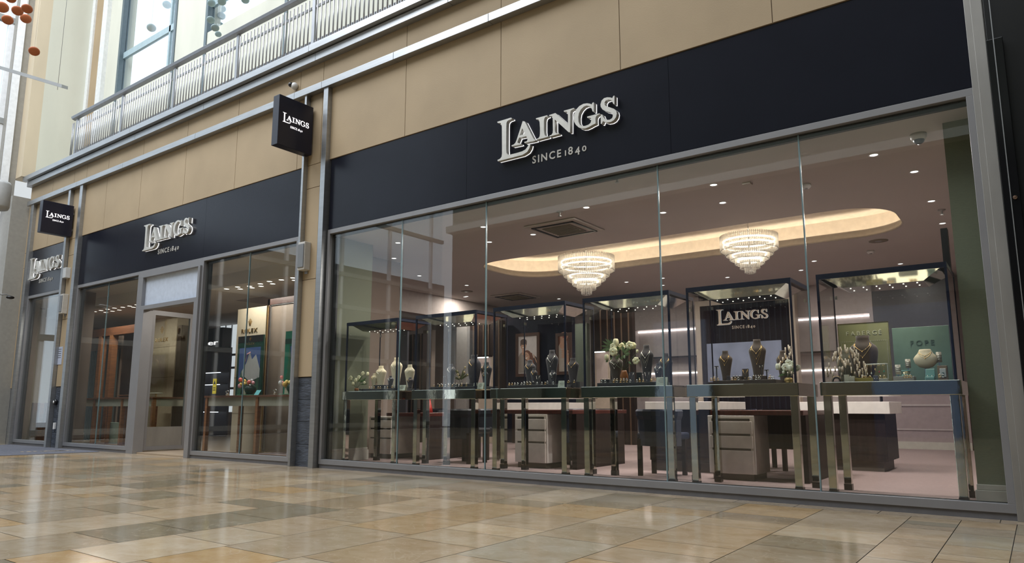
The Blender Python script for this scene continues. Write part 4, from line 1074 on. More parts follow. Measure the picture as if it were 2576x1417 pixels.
# ------------------------------------------------------------------ jewellery
ZB = TZ1+.001
ORD = ['leftmost', 'second', 'third', 'fourth', 'fifth', 'rightmost']
def tray(case, u0, u1, y0, y1, h, m, lab):
    a, b = XU(u0, y0, 975), XU(u1, y0, 975)
    o = MB().box(a, b, y0, y1, ZB, ZB+h).build('display_tray', m, None, .003); tag(o, lab, 'display tray', 'low trays in the glass cases')
    return a, b, ZB+h
def bust(u0, u1, v0, y, zb, m, lab, necks=1, gold=True, style='tall', zlo=None, extra=''):
    uc = (u0+u1)/2; x = XU(uc, y, (v0+950)/2); w = (P(u1, v0, y=y).x-P(u0, v0, y=y).x); zt = ZV(uc, v0, y); h = zt-zb; r = w/2
    t = tag(MB().build('necklace_bust', m), lab, 'necklace bust', 'jewellery busts in the glass cases') if False else None
    if style == 'wide': prof = [(.42, 0), (.55, .10), (.78, .30), (.95, .52), (1.0, .64), (.98, .72), (.86, .78), (.64, .83), (.50, .88), (.45, .93), (.47, 1.0)]
    elif style == 'bib': prof = [(.10, 0), (.55, .08), (.88, .28), (1.0, .52), (.85, .66), (.62, .80), (.52, .92), (.46, .99), (.40, 1.0)]
    else: prof = [(.53, 0), (.56, .12), (.64, .28), (.77, .46), (.91, .61), (.99, .69), (1.0, .725), (.95, .765), (.82, .80), (.66, .835), (.53, .87), (.45, .905), (.415, .95), (.42, 1.0)]
    o = MB().lathe([(k*r, q*h) for k, q in prof], (x, y, zb), 22, 1, .5).build('necklace_bust', m)
    tag(o, lab, 'necklace bust', 'jewellery busts in the glass cases')
    def depth(q):
        for (k0, q0), (k1, q1) in zip(prof[:-1], prof[1:]):
            if q0 <= q <= q1: return (k0+(k1-k0)*(q-q0)/(q1-q0+1e-9))*r
        return prof[-1][0]*r
    for i in range(necks):
        drop = .20+.11*i; top = .86-.015*i; sw = .80-.03*i; mb = MB(); pts = []
        n = 14
        for j in range(n+1):
            s = -1+2*j/n; q = top-drop*(1-abs(s)**(1.25))-.0
            rr = depth(max(.02, min(.99, q))); xx = s*r*sw*min(1, (rr/r)/.9)
            yy = -.5*math.sqrt(max(0, rr*rr-min(xx*xx, rr*rr*.985)))-.0025
            pts.append((x+xx, y+yy, zb+q*h))
        mb.tube(pts, .0014, 4)
        c = pts[n//2]; mb.ball((c[0], c[1]-.001, c[2]-.005), .0042, 6)
        nk = mb.build('necklace', GOLD if gold else SILV)
        pos = '' if necks == 1 else [', shortest chain', ', middle chain' if necks == 3 else ', longer chain', ', longest chain'][i]
        tag(nk, ('fine gold' if gold else 'fine silver')+' necklace on the '+extra+pos, 'necklace', 'necklaces worn by the busts')
    return o
def rings(case, us, y, z, lab, group, gold=.6, jit=.004):
    protos = {}
    for i, u in enumerate(us):
        g = random.random() < gold; x = XU(u, y, 968)
        if g not in protos:
            o = MB().torus((0, 0, .013), .0095, .0022, 'y', 14, 5); o.mi(1).ball((0, 0, .0255), .0042, 6); o.mi(0).box(-.011, .011, -.008, .008, 0, .004)
            protos[g] = o.build('finger_ring', [GOLD if g else SILV, GEM]); ob = protos[g]
        else: ob = protos[g].copy(); C.objects.link(ob)
        ob.location = (x, y+random.uniform(-jit, jit), z); ob.rotation_euler = (0, 0, random.uniform(-.5, .5))
        tag(ob, lab, 'ring', group)
def card(u0, u1, v0, v1, y, lab, m=CARD):
    a, b = XU(u0, y, v1), XU(u1, y, v1); z1 = ZV((u0+u1)/2, v0, y)
    t = thing('price_card', ((a+b)/2, y, ZB), lab, 'price card', 'tent cards in the glass cases')
    MB().hexa([(a, y, ZB), (b, y, ZB), (b, y+.003, ZB), (a, y+.003, ZB)], [(a, y+.018, z1), (b, y+.018, z1), (b, y+.021, z1), (a, y+.021, z1)]).hexa([(a, y+.037, ZB), (b, y+.037, ZB), (b, y+.04, ZB), (a, y+.04, ZB)], [(a, y+.019, z1), (b, y+.019, z1), (b, y+.022, z1), (a, y+.022, z1)]).build('card', m, t)
    mb = MB()
    for i in range(4):
        k = .80-i*.15; zz = ZB+(z1-ZB)*k; yy = y+.018*k-.0012; s = (b-a)*(.18 if i in (0, 3) else .3); c = (a+b)/2
        mb.box(c-s, c+s, yy, yy+.001, zz-.0012, zz+.0012)
    mb.build('print', INK, t)
def tstand(u, v0, y, z, lab):
    x = XU(u, y, 960); zt = ZV(u, v0, y); t = thing('t_bar_stand', (x, y, z), lab, 'jewellery stand', 'small black T-bar stands')
    MB().box(x-.004, x+.004, y-.004, y+.004, z, zt).box(x-.018, x+.018, y-.005, y+.005, zt-.006, zt+.002).lathe([(.014, 0), (.014, .004)], (x, y, z), 12).build('stand', VELV, t)
    MB().torus((x-.013, y, zt-.012), .008, .0016, 'x', 12, 5).torus((x+.012, y, zt-.012), .008, .0016, 'x', 12, 5).build('hoop', SILV, t)
def pad(u0, u1, v0, y, z, m, lab, gold=False):
    a, b = XU(u0, y, 955), XU(u1, y, 955); zt = ZV((u0+u1)/2, v0, y); c = (a+b)/2
    t = thing('necklace_pad', (c, y, z), lab, 'jewellery pad', 'upright jewellery pads')
    MB().hexa([(a, y-.004, z), (b, y-.004, z), (b, y+.012, z), (a, y+.012, z)], [(a, y+.010, zt), (b, y+.010, zt), (b, y+.018, zt), (a, y+.018, zt)]).build('pad', m, t)
    h = zt-z; f = lambda k: y-.004+.014*k-.003
    MB().tube([(a+(b-a)*.12, f(.9), z+h*.92), (c, f(.25), z+h*.25), (b-(b-a)*.12, f(.9), z+h*.92)], .0013, 4).ball((c, f(.2), z+h*.2), .004, 6).build('chain', GOLD if gold else SILV, t)
def block(u0, u1, v0, y, z, d, m, name, lab, cat, v=960):
    a, b = XU(u0, y, v), XU(u1, y, v); zt = ZV((u0+u1)/2, v0, y)
    return tag(MB().box(a, b, y, y+d, z, zt).build(name, m, None, .002), lab, cat)

# flowers
def petal_cup(mb, c, r, n=5, open_=.6, tilt=(0, 0)):
    for k in range(n):
        a = 2*PI*k/n+.3; ca, sa = math.cos(a), math.sin(a); vs = []; fs = []
        rows = [(0, .0, .12), (.35, .28, .50), (.72, .5*open_+.25, .60), (1.0, .62*open_+.35, .30)]
        for hh, out, wd in rows:
            for s in (-1, 0, 1):
                ox = out*r*ca - s*wd*r*sa*.9; oy = out*r*sa + s*wd*r*ca*.9; oz = hh*r*1.25 - abs(s)*.10*r
                vs.append((c[0]+ox+tilt[0]*hh*r, c[1]+oy+tilt[1]*hh*r, c[2]+oz))
        for i in range(3):
            for j in range(2): q = i*3+j; fs.append((q, q+1, q+4, q+3))
        mb.add(vs, fs, True)
def leafm(mb, a, b, w):
    a, b = Vector(a), Vector(b); d = b-a; s = d.cross(Vector((0, 1, .2))).normalized()*w; m1 = a+d*.35; m2 = a+d*.7; n = d.cross(s).normalized()*w*.35
    mb.add([a, m1-s, m1+n, m1+s, m2-s*.8, m2+n, m2+s*.8, b], [(0, 1, 2), (0, 2, 3), (1, 4, 5, 2), (2, 5, 6, 3), (4, 7, 5), (5, 7, 6)], True)
def bouquet(name, u, y, zb, vase, vm, blooms, leaves, lab, pm=PETAL, lm=LEAF):
    x = XU(u, y, 950); t = thing(name, (x, y, zb), lab, 'flower arrangement')
    MB().lathe(vase, (x, y, zb), 20).build('vase', vm, t); top = zb+vase[-1][1]
    st = MB()
    for (bu, bv, r, yo, tx) in blooms:
        p = P(bu, bv, y=y+yo); k = r*(p-CAM).dot(Wd)/FPX; c = (p.x, p.y, p.z-k*.5)
        mb = MB(); cl = tx < 0
        if cl:
            for q in range(4): mb.ball((c[0]+k*.26*math.cos(q*PI/2+.4), c[1]+k*.26*math.sin(q*PI/2+.4), c[2]+k*.5), k*.62, 10, .62, .62, 1.35)
        else:
            for q in range(6):
                aa = 2*PI*q/6+bu; mb.ball((c[0]+k*.55*math.cos(aa), c[1]-k*.10*(q % 2), c[2]+k*.5+k*.50*math.sin(aa)), k*.50, 10, 1, .5, 1)
            mb.ball((c[0], c[1]-k*.12, c[2]+k*.5), k*.42, 10, 1, .6, 1)
        b = mb.build('blossom', pm, t)
        if not cl: MB().ball((c[0], c[1]-.36*k, c[2]+k*.5), k*.16, 6).build('stamen', GOLDV, b)
        st.tube([(x, y, top-.01), ((x+p.x)/2, y+yo*.5-.01, (top+c[2])/2+.01), c], .0018, 4)
    st.build('stems', STEMM, t)
    lf = MB()
    for (lu, lv, mu, mv, wpx, yo) in leaves:
        a = P(lu, lv, y=y+yo); b = P(mu, mv, y=y+yo-.02); leafm(lf, a, b, wpx*(a-CAM).dot(Wd)/FPX/2)
    lf.build('leaves', lm, t, recalc=False)
    return t

# ---- case 1
a, b, zt = tray(0, 905, 1002, .26, .62, .030, VELV, 'black velvet tray in the leftmost glass case')
bust(934, 949, 940, .50, zt, BUSTC, 'smallest cream linen bust, left of the other cream ones', 1, True, extra='smallest cream bust')
bust(946, 971, 921, .52, zt, BUSTC, 'medium cream linen bust before the watch poster', 1, False, extra='medium cream bust')
bust(984, 1011, 900, .52, zt, BUSTC, 'tallest cream linen bust, behind the first glass joint', 1, False, extra='tallest cream bust')
bust(1019, 1043, 918, .50, zt, BUSTC, 'cream linen bust at the right end of the leftmost case', 1, False, extra='right-hand cream bust')
bust(976, 990, 946, .40, zt, BUSTD, 'tiny dark bust in front of the tallest cream bust', 1, False, extra='tiny dark bust before the cream ones')
bust(1024, 1040, 950, .36, zt, BUSTD, 'tiny dark bust in front of the right-hand cream bust', 1, True, extra='tiny dark bust at the right of the leftmost case')
rings(0, [929, 935, 941, 951, 957, 968, 975], .30, zt, 'small ring in the front row of the leftmost glass case', 'rings in the front row of the leftmost case')
rings(0, [944, 950, 956, 962, 968, 986, 993], .36, zt+.012, 'small ring in the raised back row of the leftmost glass case', 'rings in the back row of the leftmost case')
block(940, 972, 969, .345, zt, .05, VELV, 'ring_riser', 'low black riser under the back row of rings in the leftmost case', 'riser')
card(1001, 1018, 969, 983, .22, 'pale tent card standing in the leftmost glass case')
bouquet('lily_vase', 898, .33, ZB, [(.018, 0), (.026, .015), (.028, .03), (.02, .045)], AMBER,
        [(882, 952, 7, -.03, 1), (888, 966, 6, -.04, -1), (903, 951, 7, 0, 1), (913, 940, 6, .02, 1), (925, 941, 6, .03, -1), (917, 963, 4, -.02, 1), (895, 957, 6, -.05, 1)],
        [(900, 962, 912, 945, 4, 0), (905, 965, 922, 950, 4, 0), (895, 965, 888, 946, 3, 0), (902, 960, 918, 957, 4, -.01), (905, 968, 925, 966, 3, 0), (900, 962, 905, 940, 3, .02)],
        'small vase of cream lilies at the left of the leftmost glass case')
t = thing('black_dish', (XU(910, .27, 972), .27, ZB), 'black glass dish in front of the lily vase', 'dish')
MB().lathe([(.015, 0), (.03, .012), (.036, .03), (.033, .03), (.02, .01)], tuple(t.location), 18).build('bowl', mat('black_glass', (.01, .01, .012), .08), t)
MB().ball((t.location.x, .27, ZB+.022), .012, 10).build('pearl', SILV, t)
# ---- case 2
a, b, zt = tray(1, 1079, 1202, .24, .60, .034, VELV, 'black velvet tray in the second glass case')
bust(1124, 1146, 916, .50, zt, BUSTD, 'dark bust at the left of the second case beside the foliage', 1, False, extra='dark bust left of the foliage')
bust(1177, 1209, 893, .50, zt, BUSTD, 'largest dark bust in the second case behind its front post', 1, True, 'wide', extra='largest dark bust of the second case')
bust(1210, 1237, 912, .58, zt, BUSTD, 'dark bust at the right end of the second case', 1, True, extra='dark bust at the right of the second case')
bust(1213, 1228, 931, .45, zt, BUSTD, 'small dark bust in front at the right end of the second case', 1, True, extra='small dark bust at the right of the second case')
tstand(1118, 946, .42, zt, 'black T-bar stand with hoops at the left of the second case')
rings(1, [1092, 1106, 1113, 1120, 1128, 1138, 1147, 1154, 1161, 1173], .28, zt, 'small ring in the front row of the second glass case', 'rings in the front row of the second case')
rings(1, [1102, 1110, 1127, 1132, 1141, 1149, 1161, 1174, 1194], .36, zt+.016, 'small ring in the raised back row of the second glass case', 'rings in the back row of the second case')
block(1098, 1192, 967, .34, zt, .06, VELV, 'ring_riser', 'low black riser under the back row of rings in the second case', 'riser')
card(1200, 1215, 963, 981, .21, 'pale tent card right of the front post of the second case')
card(1190, 1197, 963, 981, .24, 'narrow pale tent card left of the front post of the second case')
bouquet('foliage_vase', 1160, .42, zt, [(.016, 0), (.022, .01), (.022, .025), (.016, .035)], VELV,
        [(1150, 935, 4, 0, 1), (1152, 943, 4, -.02, 1), (1170, 925, 3.5, 0, 1), (1168, 937, 4, -.02, -1), (1155, 950, 3.5, -.02, 1), (1176, 944, 3.5, 0, 1)],
        [(1158, 955, 1142+(5*i) % 40, 925+(7*i) % 30, 3.2, .01*(i % 3)) for i in range(22)], 'dry olive foliage arrangement in the middle of the second case', mat('dry_petal', (.45, .36, .22), .6), OLIVE)
# ---- case 3
a, b, zt = tray(2, 1277, 1405, .24, .58, .034, VELV, 'black velvet tray in the third glass case')
bust(1320, 1347, 906, .50, zt, BUSTD, 'dark bust with a beaded gold chain in front of the couple photograph', 1, True, extra='dark bust in front of the couple photograph')
bust(1335, 1352, 927, .42, zt, BUSTD, 'small dark bust just right of the beaded-chain bust in the third case', 1, True, extra='small dark bust near the middle of the third case')
bust(1374, 1404, 881, .50, zt, BUSTD, 'tallest dark bust of the third case with two chains', 2, False, extra='tallest dark bust of the third case')
bust(1382, 1400, 932, .40, zt, BUSTD, 'small dark bust in front of the tallest one in the third case', 2, False, extra='small bust before the tallest in the third case')
bust(1427, 1456, 901, .60, zt, BUSTD, 'dark bust at the right of the third case with a square pendant', 1, True, extra='dark bust at the right of the third case')
rings(2, [1281, 1288, 1295, 1302, 1312, 1319, 1327, 1335, 1351, 1363, 1372, 1392], .28, zt, 'small ring in the front row of the third glass case', 'rings in the front row of the third case')
rings(2, [1318, 1326, 1333, 1341, 1377, 1430, 1445], .36, zt+.014, 'small ring in the raised back row of the third glass case', 'rings in the back row of the third case')
block(1312, 1345, 962, .34, zt, .06, VELV, 'ring_riser', 'low black riser under the back row of rings in the third case', 'riser')
block(1426, 1458, 961, .50, ZB, .09, VELV, 'bust_riser', 'black riser at the right end of the third case', 'riser')
pad(1347, 1358, 944, .38, zt, VELV, 'small black pad with drop earrings in the middle of the third case')
card(1403, 1422, 958, 976, .21, 'pale tent card beside the front post of the third case')
# ---- case 4
a, b, zt = tray(3, 1502, 1652, .24, .58, .036, VELV, 'dark tray in the fourth glass case')
bust(1532, 1567, 893, .52, zt, BUSTB, 'brown bust half hidden below the large flowers', 2, False, extra='brown bust below the flowers')
bust(1610, 1644, 868, .52, zt, BUSTD, 'tall dark bust right of the large flowers with three chains', 3, False, extra='tall bust right of the large flowers')
bust(1645, 1667, 915, .44, zt, BUSTD, 'small dark bust near the right of the fourth case', 2, False, extra='small bust near the right of the fourth case')
bust(1658, 1692, 889, .62, ZB, BUSTD, 'dark bust behind the front post of the fourth case', 2, True, extra='bust behind the post of the fourth case')
rings(3, [1513, 1523, 1544, 1552, 1561, 1569, 1577, 1585, 1602, 1610, 1618, 1638], .28, zt, 'small ring in the front row of the fourth glass case', 'rings in the front row of the fourth case')
rings(3, [1517, 1524, 1531, 1545, 1552, 1562, 1570, 1577, 1609, 1640, 1648], .37, zt+.018, 'small ring in the raised back row of the fourth glass case', 'rings in the back row of the fourth case')
block(1510, 1532, 955, .35, zt, .06, VELV, 'ring_riser', 'small black riser at the left of the fourth case', 'riser')
block(1540, 1582, 958, .35, zt, .06, VELV, 'ring_riser', 'black riser in the middle of the fourth case', 'riser')
pad(1581, 1595, 936, .36, zt, BUSTD, 'dark pad with a V chain under the flowers of the fourth case')
pad(1620, 1635, 935, .38, zt, BUSTD, 'dark pad with a V chain before the tall bust of the fourth case')
block(1601, 1613, 937, .42, zt, .04, VELV, 'earring_block', 'small dark block left of the tall bust in the fourth case', 'jewellery block')
card(1650, 1678, 949, 968, .21, 'pale tent card with printed lines at the right of the fourth case')
bouquet('cream_flower_vase', 1570, .44, zt, [(.028, 0), (.040, .03), (.042, .07), (.030, .11), (.026, .125)], AMBER,
        [(1549, 862, 12, -.03, -1), (1542, 872, 9, -.05, 1), (1543, 885, 12, -.06, 1), (1526, 899, 9, -.02, -1), (1565, 872, 10, .02, 1), (1584, 869, 11, -.02, 1), (1593, 870, 9, .0, 1), (1600, 908, 10, -.03, 1), (1603, 884, 5, -.02, -1), (1553, 877, 7, .03, 1)],
        [(1540, 870, 1522, 852, 6, 0), (1538, 872, 1515, 858, 6, 0), (1536, 874, 1511, 870, 6, 0), (1535, 876, 1512, 882, 6, 0), (1537, 876, 1520, 885, 6, 0), (1538, 872, 1530, 853, 6, 0), (1540, 872, 1537, 852, 5, .02), (1570, 890, 1566, 868, 8, -.03), (1570, 892, 1582, 876, 8, -.05), (1571, 895, 1585, 888, 8, -.05), (1569, 893, 1572, 903, 7, -.05), (1530, 905, 1524, 912, 7, 0), (1535, 905, 1540, 900, 6, 0), (1580, 910, 1588, 916, 6, -.02), (1556, 885, 1553, 868, 7, 0), (1575, 870, 1568, 858, 6, 0), (1562, 905, 1567, 895, 6, -.04), (1548, 905, 1560, 892, 8, 0), (1572, 880, 1588, 880, 6, 0)],
        'large arrangement of cream roses and grey-green leaves in the fourth case', PETAL, mat('bouquet_leaf', (.17, .25, .12), .55))
# ---- case 5
a, b, zt = tray(4, 1795, 1952, .24, .60, .034, mat('brown_tray', (.035, .022, .02), .6), 'dark brown tray in the fifth glass case')
bust(1808, 1843, 883, .50, zt, BUSTB, 'brown bust at the left of the fifth case with two chains', 2, True, extra='left brown bust of the fifth case')
bust(1884, 1928, 854, .50, zt, BUSTB, 'tallest brown bust in the centre of the fifth case', 3, True, extra='tallest brown bust of the fifth case')
bust(1953, 1988, 882, .54, ZB, BUSTB, 'brown bust partly hidden by the white tulips', 1, True, extra='brown bust behind the white tulips')
tstand(1804, 922, .40, zt, 'black T-bar stand at the left of the fifth case')
tstand(1917, 918, .36, zt, 'black T-bar stand in front of the tallest brown bust')
tstand(1930, 931, .40, zt, 'short black T-bar stand right of the tallest brown bust')
rings(4, [1790, 1798, 1807, 1842, 1850, 1858, 1885, 1889, 1903, 1911, 1936, 1941, 1946], .28, zt, 'ring in the front row of the fifth glass case', 'rings in the front row of the fifth case', .8)
rings(4, [1798, 1847, 1854, 1862, 1897, 1903, 1909, 1915, 1921, 1938], .36, zt+.016, 'ring in the raised back row of the fifth glass case', 'rings in the back row of the fifth case', .8)
block(1893, 1924, 946, .35, zt, .06, MC['brown_tray'], 'ring_riser', 'brown riser under the back rings of the fifth case', 'riser')
block(1843, 1866, 947, .35, zt, .06, MC['brown_tray'], 'ring_riser', 'small brown riser left of the centre pad of the fifth case', 'riser')
pad(1867, 1883, 928, .38, zt, MC['brown_tray'], 'brown pad with a gold V chain in the centre of the fifth case', True)
block(1828, 1837, 946, .27, zt, .012, BUSTD, 'bracelet_pad', 'small grey pad with a bracelet in the fifth case', 'jewellery pad')
def stamens(u0, u1, v0, v1, y0, y1, n, lab, seed):
    rnd = random.Random(seed); uc = (u0+u1)/2; ym = (y0+y1)/2; x = XU(uc, ym, 950)
    t = thing('rod_sculpture', (x, ym, ZB), lab, 'sculpture')
    tips = MB(); st = MB(); n = int(n*.85); MB().lathe([(.05, 0), (.05, .008), (.02, .012)], (x, ym, ZB), 20).build('base', BLACK, t)
    for i in range(n):
        s = rnd.uniform(0, 1); k = rnd.uniform(0, 1); u = u0+(u1-u0)*s; arch = 1-abs(2*s-1)**2*.75
        v = v1-(v1-v0)*arch*k**.7; y = rnd.uniform(y0, y1); p = P(u, v, y=y); l = rnd.uniform(.030, .050)
        tips.tube([(p.x, p.y, p.z-l/2), (p.x, p.y, p.z+l/2)], .0054, 8)
        st.tube([(x+(p.x-x)*.15, ym+(y-ym)*.15, ZB+.01), (x+(p.x-x)*.6, ym+(y-ym)*.6, ZB+.01+(p.z-ZB)*.35), tuple(p)], .0004, 3)
    st.build('wires', BLACK, t); tips.build('tips', mat('frosted_tip', (.85, .72, .60), .4), t)
stamens(1960, 2000, 868, 945, .42, .60, 55, 'spray of pale frosted rods on wires at the right of the fifth case', 3)
bouquet('tulip_vase', 1984, .30, ZB, [(.016, 0), (.030, .008), (.036, .024), (.032, .040), (.018, .048)], GOLDV,
        [(1957, 923, 10, -.02, -1), (1976, 924, 10, -.03, 1), (1988, 926, 10, -.03, -1), (1983, 912, 8, .0, 1), (1995, 914, 7, 0, 1), (1971, 937, 5, -.04, -1), (2007, 924, 7, .03, 1)],
        [(1983, 940, 1960, 944, 6, 0), (1980, 938, 1966, 928, 6, -.01), (1990, 935, 2008, 918, 7, .02), (1992, 936, 2012, 930, 6, .02), (1984, 936, 1982, 920, 5, 0), (1978, 942, 1956, 948, 4, -.02)],
        'gold pumpkin vase with white tulips at the right of the fifth case', PETALW, LEAF)
# ---- case 6
def board(u0, u1, v0, y, m, lab, word=None, wm=None, uw=None, vw=None, cap=.03, thick=.012):
    a, b = XU(u0, y, v0+40), XU(u1, y, v0+40); zt = ZV((u0+u1)/2, v0, y); t = thing('backing_board', ((a+b)/2, y, ZB), lab, 'backing board')
    MB().box(a, b, y, y+thick, ZB, zt).build('board', m, t, .002)
    if word:
        x0, x1 = XU(uw[0], y, vw), XU(uw[1], y, vw); z = ZV((uw[0]+uw[1])/2, vw, y); mb = MB(); text(mb, word, front(y), x0, z, cap, .25, 0, .0005, .004, width=x1-x0); mb.build('lettering', wm, t)
    return t, a, b, zt
gm = mat('sage_board', (.30, .31, .17), .35); gm2 = mat('teal_board', (.19, .30, .26), .45)
t, a, b, ztp = board(2109, 2238, 812, .64, gm, 'sage green backing board with white lettering and dotted border in the rightmost case', 'FABERG\u00c9', mat('board_letter_pale', (.62, .64, .50), .4), (2129, 2218), 843, .034)
mb = MB(); 
for i in range(26): mb.ball((a+.02+(b-a-.04)*i/25, .637, ztp-.155), .0024, 6)
for i in range(26): mb.ball((b-.02, .637, ztp-.155-i*.011), .0024, 6); mb.ball((a+.02, .637, ztp-.155-i*.011), .0024, 6)
mb.build('dotted_border', WHITE, t)
MB().box(a, b, .636, .64, ztp-.004, ztp).box(a, a+.003, .636, .64, ZB, ztp).box(b-.003, b, .636, .64, ZB, ztp).build('gold_edge', GOLD, t)
board(2246, 2390, 822, .64, gm2, 'teal backing board with thin lettering in the rightmost case', 'FOPE', mat('teal_letter', (.11, .17, .15), .3), (2291, 2351), 869, .040)
a1, b1 = XU(2246, .5, 955), XU(2390, .5, 955)
bust(2136, 2210, 845, .50, ZB, BUSTB, 'large brown shoulder bust before the sage green board', 2, True, 'wide', extra='large brown shoulder bust')
bust(2104, 2150, 881, .58, ZB, mat('grey_green_bust', (.16, .155, .12), .7), 'grey-green bust half hidden by frosted rods', 2, True, 'wide', extra='grey-green bust')
bust(2298, 2361, 879, .50, ZB+.10, BUSTC, 'cream bib-shaped bust before the teal board', 2, True, 'bib', extra='cream bib-shaped bust')
x = XU(2329, .50, 930); tag(MB().box(x-.006, x+.006, .495, .505, ZB, ZB+.12).build('bust_stand', CHROME), 'thin rod under the cream bib-shaped bust', 'stand')
stamens(2080, 2180, 868, 950, .25, .42, 100, 'large spray of pale frosted rods on wires at the left of the rightmost case', 5)
def pendants():
    y = .38; x0, x1 = XU(2174, y, 918), XU(2233, y, 918); z = ZV(2200, 917, y); t = thing('pendant_bar', ((x0+x1)/2, y, ZB), 'frosted bar holding five pendants before the sage board', 'jewellery stand')
    MB().tube([(x0, y, z), (x1, y, z)], .006, 10).build('bar', mat('frosted_bar', (.55, .58, .55), .35), t)
    MB().box(x0, x0+.006, y, y+.006, ZB, z).box(x1-.006, x1, y, y+.006, ZB, z).build('support', mat('frosted_bar', (.5, .5, .5)), t)
    for i, (u, v, m, nm) in enumerate(((2182, 941, SILV, 'clear'), (2192, 940, SILV, 'large clear'), (2202, 930, GOLD, 'small gold'), (2212, 936, mat('ruby', (.5, .03, .05), .1), 'red'), (2224, 935, mat('emerald', (.02, .30, .16), .1), 'green'))):
        x = XU(u, y, 930); zz = ZV(u, v, y); o = thing('pendant', (x, y-.01, zz), nm+' pendant on a thin chain hanging from the frosted bar', 'pendant', 'pendants hanging from the frosted bar')
        MB().tube([(x-.006, y-.008, z), (x, y-.009, zz+.004)], .0008, 3).tube([(x+.006, y-.008, z), (x, y-.009, zz+.004)], .0008, 3).build('chain', GOLD, o)
        MB().ball((x, y-.009, zz), .0058, 8, sz=1.3).build('stone', m, o)
pendants()
TEAL = mat('teal_suede', (.22, .42, .38), .6); CRM = mat('cream_box', (.62, .58, .46), .5); YEL = mat('gold_tray', (.42, .33, .08), .5)
block(2124, 2136, 943, .24, ZB, .03, CRM, 'cream_box', 'small cream ring box, the left of a pair in the rightmost case', 'ring box')
block(2136, 2150, 947, .22, ZB, .03, CRM, 'cream_box', 'small cream ring box, the right and lower of a pair in the rightmost case', 'ring box')
block(2151, 2197, 951, .24, ZB, .05, YEL, 'gold_tray', 'low yellow-gold tray of rings in the rightmost case', 'tray')
block(2211, 2234, 952, .24, ZB, .05, CRM, 'cream_tray', 'low cream tray with two small rings beside the grey earring block', 'tray')
o = block(2197, 2209, 945, .235, ZB, .03, mat('grey_suede', (.13, .13, .15), .7), 'earring_block', 'grey block with two bright studs in the rightmost case', 'jewellery block')
MB().ball((XU(2200, .233, 950), .233, ZB+.022), .003, 6).ball((XU(2206, .233, 950), .233, ZB+.022), .003, 6).build('stud', SILV, o)
rings(5, [2128, 2141, 2175, 2180, 2190, 2215, 2226, 2278, 2284, 2292, 2366, 2374], .25, ZB+.02, 'small ring standing in the rightmost glass case', 'rings in the rightmost case', .7)
x = XU(2104, .28, 950); t = thing('bangle_stand', (x, .28, ZB), 'black arched bangle stand at the far left of the rightmost case', 'jewellery stand')
MB().torus((x, .28, ZB+.01), .028, .007, 'y', 18, 6).build('arch', VELV, t); MB().torus((x, .275, ZB+.014), .036, .0018, 'y', 20, 5).build('bangle', GOLD, t)
MB().box(x-.03, x+.04, .25, .31, ZB-.0005, ZB+.006).build('base', BLACK, t)
block(2248, 2300, 947, .30, ZB, .12, mat('pale_plinth', (.50, .46, .38), .5), 'jewellery_plinth', 'long pale plinth before the teal board', 'plinth')
zp = ZV(2274, 947, .30)
def bangle_roll(u, v0, v1, y, m, lab, zb=None):
    x = XU(u, y, v1); z0 = ZV(u, v1, y); z1 = ZV(u, v0, y); zb = z0 if zb is None else zb; t = thing('bracelet_roll', (x, y, zb), lab, 'bracelet roll', 'short rolls carrying bracelets')
    MB().lathe([(.019, 0), (.019, z1-z0)], (x, y, z0), 18).build('roll', mat('pale_roll', (.55, .50, .42), .6), t)
    for k in range(3): MB().torus((x, y, z0+(z1-z0)*(.3+.2*k)), .0205, .0022, 'z', 18, 5).build('bracelet', m, t)
    if z0 > ZB+.03: MB().box(x-.004, x+.004, y-.004, y+.004, ZB, z0).build('support', CHROME, t)
bangle_roll(2260, 918, 942, .40, SILV, 'pale bracelet roll at the left before the teal board')
bangle_roll(2285, 904, 926, .50, SILV, 'pale bracelet roll higher on a rod before the teal board')
bangle_roll(2363, 886, 912, .52, SILV, 'pale bracelet roll above the tan box at right')
x = XU(2280, .35, 935); t = thing('teal_cushion', (x, .35, zp), 'pinched teal cushion with gold bracelets', 'cushion')
MB().lathe([(.034, 0), (.030, .012), (.022, .024), (.024, .036), (.034, .046), (.030, .048)], (x, .35, zp), 18, 1.05, .6).build('cushion', TEAL, t)
for k in range(3): MB().torus((x, .35, zp+.020+k*.007), .026, .0016, 'z', 18, 5).build('bracelet', GOLD, t)
x = XU(2340, .28, 950); t = thing('teal_ring_box', (x, .28, ZB), 'open teal jewellery box with two studs', 'jewellery box')
MB().box(x-.032, x+.032, .25, .30, ZB, ZB+.028).build('base', TEAL, t, .006)
MB().hexa([(x-.032, .30, ZB+.028), (x+.032, .30, ZB+.028), (x+.032, .325, ZB+.028), (x-.032, .325, ZB+.028)], [(x-.030, .31, ZB+.088), (x+.030, .31, ZB+.088), (x+.030, .33, ZB+.088), (x-.030, .33, ZB+.088)]).build('lid', TEAL, t, .004)
MB().ball((x-.014, .265, ZB+.034), .005, 8).ball((x+.014, .265, ZB+.034), .005, 8).build('stud', SILV, t)
x0, x1 = XU(2359, .40, 945), XU(2384, .40, 945); zq = ZV(2370, 920, .40)
t = thing('tan_box', ((x0+x1)/2, .42, ZB), 'tan box with a small white framed print at the right before the teal board', 'box')
MB().box(x0, x1, .40, .46, ZB, zq).build('box', mat('tan_card', (.30, .21, .13), .6), t, .002)
MB().box(x0+.016, x1-.008, .392, .40, ZB+.028, zq-.022).build('label_plate', WHITE, t, .003)
MB().box(x0+.030, x1-.020, .389, .392, ZB+.036, ZB+.048).box(x0+.030, x1-.020, .389, .392, ZB+.053, ZB+.062).build('print', mat('print_teal', (.05, .12, .12), .5), t)

